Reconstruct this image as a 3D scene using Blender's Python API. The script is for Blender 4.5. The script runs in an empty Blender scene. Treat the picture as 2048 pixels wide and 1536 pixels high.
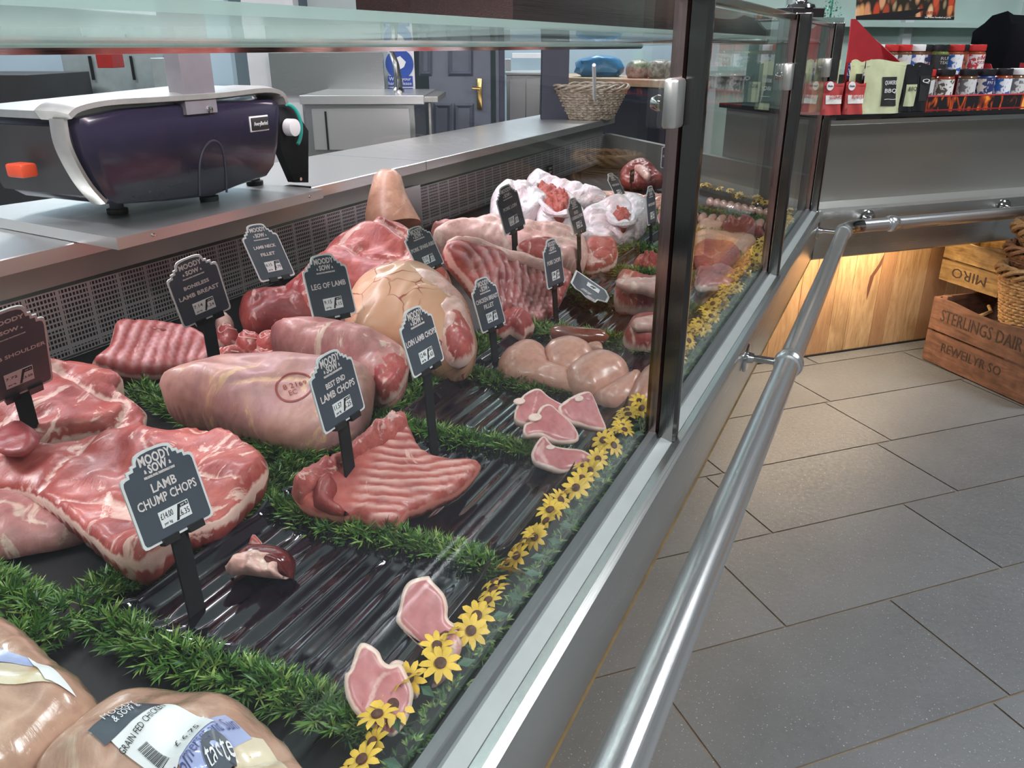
import bpy, bmesh, math, random
import numpy as np
from mathutils import Vector, Matrix
from mathutils.geometry import delaunay_2d_cdt

# ------------------------------------------------------------ camera, world, lights
SC = bpy.context.scene
COL = SC.collection
FPX = 1620.0
TH = math.atan((768 - 92) / FPX)
AZ = math.radians(25.0)
HC = 1.05
cam_d = bpy.data.cameras.new('camera')
cam = bpy.data.objects.new('camera', cam_d)
COL.objects.link(cam)
cam_d.sensor_width = 36.0
cam_d.lens = FPX / 2048 * 36.0
cam_d.clip_start = 0.02
cam.location = (0, 0, HC)
cam.rotation_euler = (math.pi / 2 - TH, 0, AZ)
SC.camera = cam
SC.view_settings.view_transform = 'Standard'
SC.view_settings.look = 'None'
SC.view_settings.gamma = 1.0
SC.view_settings.use_curve_mapping = False
SC.view_settings.exposure = 0.6

W = bpy.data.worlds.new('world')
SC.world = W
W.use_nodes = True
W.node_tree.nodes['Background'].inputs[0].default_value = (0.75, 0.85, 0.88, 1)
W.node_tree.nodes['Background'].inputs[1].default_value = 0.2

def area(name, loc, rot, sx, sy, power, color, spread=None):
    l = bpy.data.lights.new(name, 'AREA')
    l.shape = 'RECTANGLE'; l.size = sx; l.size_y = sy; l.energy = power; l.color = color
    if spread: l.spread = spread
    o = bpy.data.objects.new(name, l); COL.objects.link(o)
    o.location = loc; o.rotation_euler = rot
    return o
S45 = math.sqrt(0.5)
# ceiling panels of the shop, canopy tube over the meat, warm strip under the far counter
for (x, y, p) in [(1.5, 0.3, 50), (1.6, 3.0, 44), (-1.6, 4.8, 46), (-3.2, 2.6, 34), (-2.6, 0.2, 40), (0.2, -1.6, 50)]:
    area('ceiling_panel_light', (x, y, 2.72), (0, 0, 0), 1.2, 0.35, p, (0.95, 0.98, 1.0))
area('meat_light', (-0.52, 1.35, 1.30), (0, math.radians(14), 0), 0.10, 3.0, 17, (1.0, 0.83, 0.87))
area('meat_light', (-1.36, 1.3, 1.62), (0, math.radians(-30), 0), 0.26, 3.0, 16, (1.0, 0.84, 0.92))  # added on the staff side to put bright streaks on the trays
area('fascia_strip_light', (0.55 - 2.13 * S45, 0.55 + 2.13 * S45, 0.428), (0, 0, math.radians(45)), 3.0, 0.03, 17, (1.0, 0.78, 0.52))
area('fascia_strip_light', (-0.30, 1.1, 0.415), (0, 0, 0), 0.03, 3.0, 1.6, (1.0, 0.78, 0.5))

F0 = np.array([-math.sin(AZ), math.cos(AZ), 0]); RR = np.array([math.cos(AZ), math.sin(AZ), 0])
UP0 = np.array([0, 0, 1.0])
FF = F0 * math.cos(TH) - UP0 * math.sin(TH); UU = F0 * math.sin(TH) + UP0 * math.cos(TH)
CC = np.array([0, 0, HC])
def ray(px, py): return FF + RR * ((px - 1024) / FPX) - UU * ((py - 768) / FPX)
def at(px, py, z):
    d = ray(px, py); return CC + d * ((z - HC) / d[2])
def atx(px, py, x):
    d = ray(px, py); return CC + d * (x / d[0])
def atn(px, py, o, n):
    d = ray(px, py); n = np.array(n, float); return CC + d * (((np.array(o) - CC) @ n) / (d @ n))
def atd(px, py, D):
    d = ray(px, py); return CC + d * (D / (d @ F0))

# ------------------------------------------------------------ materials
class NT:
    def __init__(s, name):
        s.m = bpy.data.materials.new(name); s.m.use_nodes = True
        s.t = s.m.node_tree; s.n = s.t.nodes; s.b = s.n['Principled BSDF']; s.out = s.n['Material Output']
    def add(s, typ, **k):
        n = s.n.new(typ)
        for a, v in k.items(): setattr(n, a, v)
        return n
    def link(s, a, b): s.t.links.new(a, b)
    def coord(s, scale=(1, 1, 1), rot=(0, 0, 0), what='Object'):
        tc = s.add('ShaderNodeTexCoord'); mp = s.add('ShaderNodeMapping')
        mp.inputs['Scale'].default_value = scale; mp.inputs['Rotation'].default_value = rot
        s.link(tc.outputs[what], mp.inputs[0]); return mp.outputs[0]
    def noise(s, vec, scale, detail=4, dist=0.0, rough=.55):
        n = s.add('ShaderNodeTexNoise'); n.inputs['Scale'].default_value = scale
        n.inputs['Detail'].default_value = detail; n.inputs['Distortion'].default_value = dist
        n.inputs['Roughness'].default_value = rough
        s.link(vec, n.inputs['Vector']); return n.outputs['Fac']
    def ramp(s, fac, stops):
        r = s.add('ShaderNodeValToRGB'); cr = r.color_ramp
        while len(cr.elements) < len(stops): cr.elements.new(0.5)
        for e, (p, c) in zip(cr.elements, stops):
            e.position = p; e.color = (c[0], c[1], c[2], 1) if not isinstance(c, (int, float)) else (c, c, c, 1)
        s.link(fac, r.inputs[0]); return r.outputs[0]
    def mix(s, fac, a, b, mode='MIX'):
        m = s.add('ShaderNodeMixRGB', blend_type=mode)
        for i, v in enumerate((fac, a, b)):
            if isinstance(v, (int, float)): m.inputs[i].default_value = v
            elif isinstance(v, tuple): m.inputs[i].default_value = (v[0], v[1], v[2], 1)
            else: s.link(v, m.inputs[i])
        return m.outputs[0]
    def math(s, op, a, b=0.0, c=None):
        m = s.add('ShaderNodeMath', operation=op)
        for i, v in enumerate((a, b) if c is None else (a, b, c)):
            if isinstance(v, (int, float)): m.inputs[i].default_value = v
            else: s.link(v, m.inputs[i])
        return m.outputs[0]
    def attr(s, name):
        a = s.add('ShaderNodeAttribute'); a.attribute_name = name; return a
    def bump(s, h, strength=.3, dist=.01):
        b = s.add('ShaderNodeBump'); b.inputs['Strength'].default_value = strength
        b.inputs['Distance'].default_value = dist; s.link(h, b.inputs['Height'])
        s.link(b.outputs[0], s.b.inputs['Normal']); return b
    def set(s, **k):
        for a, v in k.items():
            i = s.b.inputs[a.replace('_', ' ')]
            if isinstance(v, tuple): i.default_value = (v[0], v[1], v[2], 1) if len(v) == 3 and i.type == 'RGBA' else v
            elif isinstance(v, (int, float)): i.default_value = v
            else: s.link(v, i)

def plain(name, c, rough=.5, metal=0.0, var=.08, scale=30, coat=0.0, bump=0.0, emit=None, spec=.5):
    t = NT(name)
    v = t.coord()
    f = t.noise(v, scale, 3)
    lo = tuple(max(0, x * (1 - var)) for x in c); hi = tuple(min(1, x * (1 + var)) for x in c)
    t.set(Base_Color=t.ramp(f, [(.3, lo), (.7, hi)]), Roughness=rough, Metallic=metal, Coat_Weight=coat)
    t.b.inputs['Specular IOR Level'].default_value = spec
    if bump: t.bump(f, bump, .004)
    if emit:
        t.set(Emission_Color=c, Emission_Strength=emit)
    return t.m

def steel(name, c=(.56, .57, .56), rough=.25, brush=(1, 1, 60), amt=.12, metal=1.0):
    t = NT(name)
    v = t.coord(brush)
    f = t.noise(v, 12, 3)
    t.set(Base_Color=c, Metallic=metal, Roughness=t.ramp(f, [(.25, max(.02, rough - amt)), (.75, rough + amt)]))
    t.bump(f, .05, .002)
    return t.m

def meat(name, base, dark, fat, amt=.5, scale=18, stretch=(1, 1, 1), rot=(0, 0, 0), rimw=0.0, rim=None, rough=.40, sss=.10, bump=.55, rib=None, coat=.12):
    """raw meat: two noise tones, ragged fat marbling, optional fat edge and rib stripes"""
    t = NT(name)
    v = t.coord(stretch, rot)
    f1 = t.noise(v, scale, 6, .6)
    c = t.ramp(f1, [(.3, dark), (.62, base)])
    f3 = t.noise(v, scale * 6, 4, .4)
    f2 = t.noise(v, scale * .8, 8, 1.8, .66)
    lo = .66 - amt * .22
    c = t.mix(t.ramp(f2, [(lo, 0.0), (lo + .035, 0.8), (lo + .10, .95)]), c, fat)
    cr = t.attr('crease')
    c = t.mix(t.math('MULTIPLY', t.ramp(t.math('ADD', cr.outputs['Fac'], t.math('SUBTRACT', f3, .5)), [(.45, 0.0), (.8, 1.0)]), .75), c, fat)
    c = t.mix(.4, c, t.ramp(f3, [(.3, (.45, .35, .35)), (.6, (1, 1, 1))]), 'MULTIPLY')
    if rib is not None:
        a = t.attr('rib')
        c = t.mix(t.math('MULTIPLY', a.outputs['Fac'], .8), c, rib)
    if rimw:
        a = t.attr('rim')
        e = t.math('ADD', a.outputs['Fac'], t.math('MULTIPLY', t.math('SUBTRACT', f2, .5), .5))
        c = t.mix(t.ramp(e, [(rimw, 1.0), (rimw + .08, 0.0)]), c, rim or fat)
    t.set(Base_Color=c, Roughness=rough, Subsurface_Weight=sss, Subsurface_Scale=.012, Coat_Weight=coat, Coat_Roughness=.15)
    t.b.inputs['Subsurface Radius'].default_value = (1, .35, .25)
    h = t.math('ADD', t.math('MULTIPLY', f2, .6), t.math('MULTIPLY', f3, .3))
    t.bump(h, bump, .005)
    return t.m

def glass_mat(name, tint=(.96, .98, .975), refl=1.0, rough=0.0, pale_sheen=0.0):
    t = NT(name)
    t.n.remove(t.b)
    lw = t.add('ShaderNodeLayerWeight'); lw.inputs['Blend'].default_value = .5
    f = t.math('POWER', lw.outputs['Facing'], 5.0)
    f = t.math('MULTIPLY_ADD', f, .9 * refl, .04 * refl)
    tr = t.add('ShaderNodeBsdfTransparent'); tr.inputs[0].default_value = (*tint, 1)
    gl = t.add('ShaderNodeBsdfGlossy'); gl.inputs['Roughness'].default_value = rough
    ms = t.add('ShaderNodeMixShader')
    base = tr.outputs[0]
    if pale_sheen:
        tl = t.add('ShaderNodeBsdfTranslucent'); tl.inputs[0].default_value = (.42, .52, .49, 1)
        df = t.add('ShaderNodeBsdfDiffuse'); df.inputs[0].default_value = (.33, .42, .40, 1)
        m1 = t.add('ShaderNodeMixShader'); m1.inputs[0].default_value = .4; t.link(tl.outputs[0], m1.inputs[1]); t.link(df.outputs[0], m1.inputs[2])
        m2 = t.add('ShaderNodeMixShader'); m2.inputs[0].default_value = pale_sheen; t.link(tr.outputs[0], m2.inputs[1]); t.link(m1.outputs[0], m2.inputs[2]); base = m2.outputs[0]
    t.link(f, ms.inputs[0]); t.link(base, ms.inputs[1]); t.link(gl.outputs[0], ms.inputs[2])
    t.link(ms.outputs[0], t.out.inputs[0])
    return t.m

M = {}
M['steel'] = steel('brushed_steel', (.60, .60, .59), .32, (80, .3, 80), .05, .82)
M['steel_fine'] = steel('satin_steel', (.5, .51, .5), .24, (.5, .3, 80), .04, .9)
M['steel_dark'] = steel('dark_satin_steel', (.36, .36, .335), .36, (.5, .5, 80), .05, .8)
M['chrome'] = steel('polished_steel', (.62, .62, .62), .09, (1, 1, 40), .05)
M['rail'] = steel('satin_rail_steel', (.70, .71, .72), .24, (80, .5, 80), .03, .9)
M['post'] = steel('polished_post_steel', (.15, .145, .14), .10, (80, 80, .5), .03)
M['sill'] = plain('pale_aluminium', (.44, .47, .47), .45, .6, .04)
M['sill_d'] = plain('grey_aluminium', (.2, .21, .22), .4, .7, .04)
M['glass'] = glass_mat('counter_glass', (.97, .985, .98), .72)
M['shelf_glass'] = glass_mat('shelf_glass', (.70, .80, .77), .5, .02, .62)  # milky diffuse share paints pale reflections into the shelf glass
M['black'] = plain('black_plastic', (.012, .012, .014), .35)
M['matt_black'] = plain('matt_black', (.015, .015, .017), .8, spec=.15)
M['black_gloss'] = plain('black_gloss_slab', (.01, .01, .011), .12, coat=.5)
M['tray'] = plain('black_tray_gloss', (.006, .004, .009), .09, coat=.55, spec=.3)
M['deck'] = plain('black_deck', (.006, .006, .007), .5, spec=.22)
M['white'] = plain('white_plastic', (.75, .76, .76), .45)
M['paper'] = plain('white_paper', (.78, .76, .78), .6, var=.03)
M['slate'] = plain('slate_sign_face', (.062, .072, .095), .4, var=.03)
M['sign_white'] = plain('sign_white', (.72, .70, .71), .45, var=.03)
M['ink'] = plain('black_ink', (.01, .01, .01), .6)
M['navy_plastic'] = plain('navy_plastic', (.018, .014, .035), .22, coat=.2)
M['silver_plastic'] = plain('silver_plastic', (.48, .48, .46), .3, .7, .1)
M['grey_paint'] = plain('grey_blue_paint', (.13, .15, .19), .42, var=.05)
M['navy_paint'] = plain('dark_navy_paint', (.02, .022, .045), .5)
M['wall_pale'] = plain('pale_wall_paint', (.52, .57, .58), .7, var=.04, scale=3)
M['wall_blue'] = plain('pale_blue_wall_panel', (.42, .52, .60), .6, var=.03, scale=3)
M['aqua'] = plain('aqua_glazing', (.40, .53, .49), .25, var=.15, scale=2)
M['blue_bag'] = plain('blue_bag_plastic', (.02, .16, .34), .35, var=.35, scale=18, bump=.6)
M['sign_blue'] = plain('sign_blue', (.02, .07, .35), .45)
M['red_card'] = plain('red_card', (.32, .012, .02), .5, var=.1)
M['red_lid'] = plain('red_lid', (.5, .03, .03), .35)
M['teal'] = plain('teal_ring', (.02, .30, .25), .35)
M['orange'] = plain('orange_plastic', (.55, .06, .02), .4)
M['brass'] = plain('brass_metal', (.6, .42, .16), .2, 1.0)
M['rubber'] = plain('black_rubber', (.02, .02, .022), .6)
M['white_ceiling'] = plain('ceiling_white', (.30, .31, .32), .8, var=.03, scale=3)

# ------------------------------------------------------------ object helpers
def wmat(o):
    m = o.matrix_basis.copy()
    return m if o.parent is None else wmat(o.parent) @ o.matrix_parent_inverse @ m
def set_parent(o, p):
    o.parent = p; o.matrix_parent_inverse = wmat(p).inverted()
def link(o, parent=None):
    COL.objects.link(o)
    if parent is not None: set_parent(o, parent)
    return o
def mesh_obj(name, verts, faces, mat, parent=None, smooth=False, attrs=None, mats=None, fm=None):
    me = bpy.data.meshes.new(name)
    me.from_pydata([tuple(map(float, v)) for v in verts], [], [tuple(f) for f in faces])
    for m in (mats or [mat]): me.materials.append(m)
    if smooth: me.polygons.foreach_set('use_smooth', [True] * len(me.polygons))
    if fm is not None: me.polygons.foreach_set('material_index', fm)
    if attrs:
        for k, a in attrs.items():
            at_ = me.attributes.new(k, 'FLOAT', 'POINT'); at_.data.foreach_set('value', np.asarray(a, dtype=np.float32))
    me.update()
    return link(bpy.data.objects.new(name, me), parent)
def tag(o, label=None, cat=None, group=None, kind=None):
    if label: o['label'] = label
    if cat: o['category'] = cat
    if group: o['group'] = group
    if kind: o['kind'] = kind
    return o
def empty(name, loc=(0, 0, 0), rz=0.0, label=None, cat=None, group=None):
    o = bpy.data.objects.new(name, None); o.empty_display_size = .02
    o.location = tuple(map(float, loc)); o.rotation_euler = (0, 0, rz); COL.objects.link(o)
    return tag(o, label, cat, group)

class MB:
    def __init__(s): s.v = []; s.f = []; s.a = []
    def add(s, v, f, a=None):
        k = len(s.v); s.v += [tuple(map(float, p)) for p in v]; s.f += [tuple(i + k for i in q) for q in f]
        s.a += [a if a is not None else 0.0] * len(v)
        return s
    def box(s, c, d, rz=0.0, b=0.0, M3=None):
        hx, hy, hz = d[0] / 2, d[1] / 2, d[2] / 2
        if b <= 0:
            vs = [(x, y, z) for x in (-hx, hx) for y in (-hy, hy) for z in (-hz, hz)]
            fs = [(0, 1, 3, 2), (4, 6, 7, 5), (0, 4, 5, 1), (2, 3, 7, 6), (0, 2, 6, 4), (1, 5, 7, 3)]
        else:
            bm = bmesh.new(); bmesh.ops.create_cube(bm, size=1.0)
            for v in bm.verts: v.co = Vector((v.co.x * d[0], v.co.y * d[1], v.co.z * d[2]))
            bmesh.ops.bevel(bm, geom=bm.edges[:], offset=min(b, min(d) * .45), segments=2, affect='EDGES', profile=.5)
            bm.verts.index_update()
            vs = [tuple(v.co) for v in bm.verts]; fs = [[v.index for v in f.verts] for f in bm.faces]; bm.free()
        cr, sr = math.cos(rz), math.sin(rz)
        if M3 is not None: vs = [tuple(M3 @ Vector(v)) for v in vs]
        vs = [(c[0] + x * cr - y * sr, c[1] + x * sr + y * cr, c[2] + z) for x, y, z in vs]
        return s.add(vs, fs)
    def tube(s, pts, r, n=10, cap=True, rs=None):
        pts = [Vector(tuple(map(float, p))) for p in pts]
        rings = []
        prev = None
        for i, p in enumerate(pts):
            t = (pts[min(i + 1, len(pts) - 1)] - pts[max(i - 1, 0)])
            t = t.normalized() if t.length > 1e-9 else Vector((0, 0, 1))
            if prev is None:
                a = Vector((0, 0, 1)) if abs(t.z) < .9 else Vector((1, 0, 0))
                u = t.cross(a).normalized()
            else:
                u = (prev - t * prev.dot(t)).normalized()
            prev = u; w = t.cross(u)
            rr = rs[i] if rs else r
            rings.append([p + (u * math.cos(2 * math.pi * k / n) + w * math.sin(2 * math.pi * k / n)) * rr for k in range(n)])
        v = [q for R_ in rings for q in R_]
        f = [(i * n + k, i * n + (k + 1) % n, (i + 1) * n + (k + 1) % n, (i + 1) * n + k) for i in range(len(pts) - 1) for k in range(n)]
        if cap: f += [tuple(range(n))[::-1], tuple((len(pts) - 1) * n + k for k in range(n))]
        return s.add(v, f)
    def lathe(s, prof, c=(0, 0, 0), n=24, M3=None):
        v = []; f = []
        for r, z in prof:
            for k in range(n):
                a = 2 * math.pi * k / n; v.append((r * math.cos(a), r * math.sin(a), z))
        L = len(prof)
        f = [(i * n + k, i * n + (k + 1) % n, (i + 1) * n + (k + 1) % n, (i + 1) * n + k) for i in range(L - 1) for k in range(n)]
        f += [tuple(range(n))[::-1], tuple((L - 1) * n + k for k in range(n))]
        if M3 is not None: v = [tuple(M3 @ Vector(q)) for q in v]
        return s.add([(q[0] + c[0], q[1] + c[1], q[2] + c[2]) for q in v], f)
    def prism(s, poly, axis, t):
        """poly: list of 3D points (planar, any plane); axis vector * t extrude"""
        n = len(poly); ax = np.array(axis, float) * t
        a = [tuple(np.array(p, float)) for p in poly]; b = [tuple(np.array(p, float) + ax) for p in poly]
        return s.add(a + b, [tuple(range(n))[::-1], tuple(range(n, 2 * n))] + [(i, (i + 1) % n, n + (i + 1) % n, n + i) for i in range(n)])
    def quad(s, a, b, c, d): return s.add([a, b, c, d], [(0, 1, 2, 3)])
    def obj(s, name, mat, parent=None, smooth=False, tone=False):
        o = mesh_obj(name, s.v, s.f, mat, parent, smooth, {'tone': s.a} if tone else None)
        bm = bmesh.new(); bm.from_mesh(o.data); bmesh.ops.recalc_face_normals(bm, faces=bm.faces[:]); bm.to_mesh(o.data); bm.free()
        if smooth:
            try: o.data.set_sharp_from_angle(angle=math.radians(38))
            except Exception: pass
        return o
def box(name, c, d, mat, parent=None, rz=0.0, b=0.002):
    return MB().box(c, d, rz, b).obj(name, mat, parent, smooth=b > 0)

def text(name, s, size, mat, parent, origin, xdir, ydir, width=None, extr=.0003, align='CENTER', sx=1.0, bold=0.0):
    cu = bpy.data.curves.new(name, 'FONT'); cu.body = s; cu.size = size; cu.align_x = align; cu.align_y = 'CENTER'
    cu.extrude = extr; cu.resolution_u = 2; cu.offset = bold
    tmp = bpy.data.objects.new(name, cu)
    COL.objects.link(tmp)
    bpy.context.view_layer.update()
    me = bpy.data.meshes.new_from_object(tmp.evaluated_get(bpy.context.evaluated_depsgraph_get()))
    COL.objects.unlink(tmp); bpy.data.objects.remove(tmp); bpy.data.curves.remove(cu)
    me.name = name; me.materials.clear(); me.materials.append(mat)
    if width:
        xs = [v.co.x for v in me.vertices]
        if xs: sx = width / max(1e-6, max(xs) - min(xs))
    X = Vector(tuple(map(float, xdir))).normalized(); Y = Vector(tuple(map(float, ydir))); Y = (Y - X * X.dot(Y)).normalized(); Z = X.cross(Y)
    mt = Matrix(((X.x, Y.x, Z.x, 0), (X.y, Y.y, Z.y, 0), (X.z, Y.z, Z.z, 0), (0, 0, 0, 1)))
    me.transform(Matrix.Diagonal((sx, 1, 1, 1)))
    me.transform(mt)
    me.transform(Matrix.Translation(Vector(tuple(map(float, origin)))))
    o = bpy.data.objects.new(name, me); return link(o, parent)

def smooth_poly(pts, k=4, closed=True):
    P = np.array(pts, float); n = len(P); out = []
    for i in range(n if closed else n - 1):
        p0, p1, p2, p3 = (P[(i - 1) % n], P[i], P[(i + 1) % n], P[(i + 2) % n]) if closed else (P[max(i - 1, 0)], P[i], P[i + 1], P[min(i + 2, n - 1)])
        for j in range(k):
            t = j / k
            out.append(.5 * ((2 * p1) + (-p0 + p2) * t + (2 * p0 - 5 * p1 + 4 * p2 - p3) * t * t + (-p0 + 3 * p1 - 3 * p2 + p3) * t ** 3))
    if not closed: out.append(P[-1])
    return np.array(out)
def poly_dist(Q, P):
    A = P; B = np.roll(P, -1, axis=0); d = np.full(len(Q), 1e9)
    for a, b in zip(A, B):
        ab = b - a; L = ab @ ab + 1e-12
        t = np.clip(((Q - a) @ ab) / L, 0, 1); d = np.minimum(d, np.linalg.norm(Q - (a + t[:, None] * ab), axis=1))
    return d
def inside(Q, P):
    r = np.zeros(len(Q), bool); B = np.roll(P, -1, axis=0)
    for (x1, y1), (x2, y2) in zip(P, B):
        c = (y1 > Q[:, 1]) != (y2 > Q[:, 1])
        with np.errstate(divide='ignore', invalid='ignore'):
            r ^= c & (Q[:, 0] < (x2 - x1) * (Q[:, 1] - y1) / (y2 - y1 + 1e-15) + x1)
    return r
_prng = np.random.RandomState(7)
_G = _prng.rand(64, 64)
def vnoise(x, y, s):
    x = np.asarray(x) * s + 31.7; y = np.asarray(y) * s + 17.3
    xi = np.floor(x).astype(int); yi = np.floor(y).astype(int); fx = x - xi; fy = y - yi
    fx = fx * fx * (3 - 2 * fx); fy = fy * fy * (3 - 2 * fy)
    g = lambda i, j: _G[i % 64, j % 64]
    return (g(xi, yi) * (1 - fx) * (1 - fy) + g(xi + 1, yi) * fx * (1 - fy) + g(xi, yi + 1) * (1 - fx) * fy + g(xi + 1, yi + 1) * fx * fy) - .5

def blob(name, pts, mat, T=.04, Tb=.01, w=.03, z=None, O=None, N=(0, 0, 1), res=.006, noise=.006, nscale=30, k=3,
         surf=None, ribs=None, ribh=.003, parent=None, world=False, seed=0, wob=0.0, sharp=False, crease=.45, ground=None):
    """A solid lump: the outline lies in the plane through O with normal N, the upper side swells by T and the under side by Tb.
    The mesh is kept in the plane's own frame so that its pattern sits on it."""
    N = np.array(N, float); N /= np.linalg.norm(N)
    if O is None: O = (0, 0, z)
    W3 = np.array([p for p in pts], float) if world else np.array([atn(p[0], p[1], O, N) for p in pts])
    e1 = np.array([0, 1, 0.]) - N * N[1]; e1 /= np.linalg.norm(e1); e2 = np.cross(N, e1)
    c0 = W3.mean(axis=0)
    P = np.stack([(W3 - c0) @ e1, (W3 - c0) @ e2], axis=1)
    if k > 1: P = smooth_poly(P, k)
    if wob:
        cen = P.mean(axis=0); rr = 1 + wob * vnoise(P[:, 0] + seed, P[:, 1], 60) * 2
        P = cen + (P - cen) * rr[:, None]
    # resample
    L = np.linalg.norm(np.roll(P, -1, axis=0) - P, axis=1); per = L.sum(); m = max(12, int(per / res))
    cum = np.concatenate([[0], np.cumsum(L)]); PP = np.vstack([P, P[:1]]); s = np.linspace(0, per, m, endpoint=False)
    P = np.stack([np.interp(s, cum, PP[:, 0]), np.interp(s, cum, PP[:, 1])], axis=1)
    area2 = np.sum(P[:, 0] * np.roll(P[:, 1], -1) - np.roll(P[:, 0], -1) * P[:, 1])
    if area2 < 0: P = P[::-1].copy()
    rng = np.random.RandomState(seed + 11)
    gx = np.arange(P[:, 0].min(), P[:, 0].max(), res); gy = np.arange(P[:, 1].min(), P[:, 1].max(), res * .87)
    G = np.array([(x + (j % 2) * res / 2, y) for j, y in enumerate(gy) for x in gx])
    G = G[inside(G, P)]
    if len(G):
        G = G + rng.uniform(-.12, .12, G.shape) * res
        G = G[poly_dist(G, P) > res * .55]
    allp = np.vstack([P, G]) if len(G) else P
    vs, es, fs, ov, oe, of = delaunay_2d_cdt([Vector((float(a), float(b))) for a, b in allp], [(i, (i + 1) % len(P)) for i in range(len(P))], [], 1, 1e-7)
    V = np.array([(v.x, v.y) for v in vs])
    d = poly_dist(V, P); d[d < 1e-5] = 0
    on = d <= 0
    u = np.clip(d / w, 0, 1); prof = np.sqrt(np.clip(1 - (1 - u) ** 2, 0, 1))
    if sharp: prof = np.clip(u * 3, 0, 1) ** .6
    nz = vnoise(V[:, 0] + seed, V[:, 1], nscale) * 2 + vnoise(V[:, 0] + seed, V[:, 1] + 3, nscale * 2.7) * .8
    cv = vnoise(V[:, 0] * .8 + V[:, 1] * .5 + seed * 2.1, V[:, 1] * .9 - V[:, 0] * .4, nscale * .8)
    crs = np.exp(-(cv / .035) ** 2) * np.clip(u * 2, 0, 1) * (1.0 if crease else 0.0)
    h = T * prof + noise * nz * np.clip(u * 2, 0, 1) - crs * noise * crease
    rib = np.zeros(len(V))
    if ribs:
        # ribs: (px0, px1, spacing, curve) in the photo, laid on the plane
        a = atn(*ribs[0], O, N); b = atn(*ribs[1], O, N)
        a = np.array([(a - c0) @ e1, (a - c0) @ e2]); b = np.array([(b - c0) @ e1, (b - c0) @ e2])
        dr = (b - a) / np.linalg.norm(b - a); pr = np.array([-dr[1], dr[0]])
        al = (V - a) @ dr; ac = (V - a) @ pr + ribs[3] * al ** 2 + ribs[2] * .45 * vnoise(V[:, 0] + seed, V[:, 1], 22)
        ph = np.cos(2 * math.pi * ac / ribs[2]); rib = np.clip(ph * .8 + .2 + .7 * vnoise(V[:, 0], V[:, 1] + seed, 45), 0, 1) * np.clip(u * 1.3, 0, 1)
        if len(ribs) > 4: rib *= np.clip((al - ribs[4]) / .02, 0, 1)
        h = h + ribh * rib
    if surf: h = h + surf(V[:, 0], V[:, 1]) * np.clip(u * 1.5, 0, 1)
    hb = -Tb * prof
    n = len(V)
    top = np.column_stack([V, np.where(on, 0, h)])
    idx = np.full(n, -1); inner = np.where(~on)[0]; idx[inner] = n + np.arange(len(inner)); idx[on] = np.where(on)[0]
    bot = np.column_stack([V[inner], hb[inner]])
    if ground is not None:
        # the under side reaches down to what the piece lies on
        Wp = c0 + bot[:, :1] * e1 + bot[:, 1:2] * e2 + bot[:, 2:3] * N
        Wp[:, 2] += (ground + .001 - Wp[:, 2]) * prof[inner] ** .7
        bot = np.stack([(Wp - c0) @ e1, (Wp - c0) @ e2, (Wp - c0) @ N], axis=1)
    F = [tuple(f) for f in fs] + [tuple(int(idx[i]) for i in f[::-1]) for f in fs]
    F = [f for f in F if len(set(f)) == len(f)]
    rim = np.concatenate([u, u[inner]]); rb = np.concatenate([rib, rib[inner] * 0])
    o = mesh_obj(name, np.vstack([top, bot]), F, mat, None, True, {'rim': rim, 'rib': rb, 'crease': np.concatenate([crs, crs[inner] * 0])})
    mw = Matrix(((e1[0], e2[0], N[0], c0[0]), (e1[1], e2[1], N[1], c0[1]), (e1[2], e2[2], N[2], c0[2]), (0, 0, 0, 1)))
    if parent is not None: set_parent(o, parent)
    o.matrix_basis = mw
    return o
# ------------------------------------------------------------ setting: room shell
def struct(o): o['kind'] = 'structure'; return o
# tiled floor, 565 x 288 mm slabs laid at 45 degrees to the counter
def floor_tiles():
    L_, Wd = .565, .2865; v0 = -1.02
    offs = {0: .631, -1: .943, -2: 1.124, -3: 1.745}
    rnd = random.Random(4); mb = MB(); g = .0022
    for r in range(-26, 24):
        u_off = offs.get(r, rnd.choice([.631, .943, 1.124, .8]) + .05 * rnd.random())
        a = v0 + r * Wd
        for kx in range(-12, 14):
            u0 = u_off + kx * L_
            cu, cv = u0 + L_ / 2, a + Wd / 2
            x, y = (cu + cv) * S45, (cu - cv) * S45
            if x < -5 or x > 4.4 or y < -3.2 or y > 8: continue
            q = [(u0 + g, a + g), (u0 + L_ - g, a + g), (u0 + L_ - g, a + Wd - g), (u0 + g, a + Wd - g)]
            mb.add([((u + v) * S45, (u - v) * S45, 0) for u, v in q], [(3, 2, 1, 0)], rnd.random())
    t = NT('slate_floor_tile')
    v = t.coord(); tn = t.attr('tone')
    f = t.noise(v, 5, 4); f2 = t.noise(v, 260, 2); f3 = t.noise(v, 90, 4)
    c = t.ramp(f, [(.3, (.085, .089, .094)), (.7, (.108, .112, .118))])
    c = t.mix(t.math('MULTIPLY', tn.outputs['Fac'], .25), c, (.15, .155, .165))
    c = t.mix(t.ramp(f2, [(.66, 0.0), (.74, .8)]), c, (.5, .51, .52))
    t.set(Base_Color=c, Roughness=t.ramp(f3, [(.3, .36), (.7, .6)]))
    t.bump(f3, .25, .002)
    o = mb.obj('floor', t.m, tone=True)
    return struct(o)
floor_tiles()
struct(MB().box((-.3, 2.4, -.006), (9.6, 11.2, .006)).obj('floor_grout_bed', plain('sandy_grout', (.17, .135, .10), .9, var=.2)))
bpy.data.objects['floor_grout_bed'].name = 'trim_1'
struct(MB().box((-.3, 2.4, 2.82), (9.6, 11.2, .04)).obj('ceiling', M['white_ceiling']))
struct(MB().box((4.42, 2.4, 1.4), (.04, 11.2, 2.84)).obj('wall_right', plain('grey_wall_paint', (.26, .27, .27), .7)))
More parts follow.
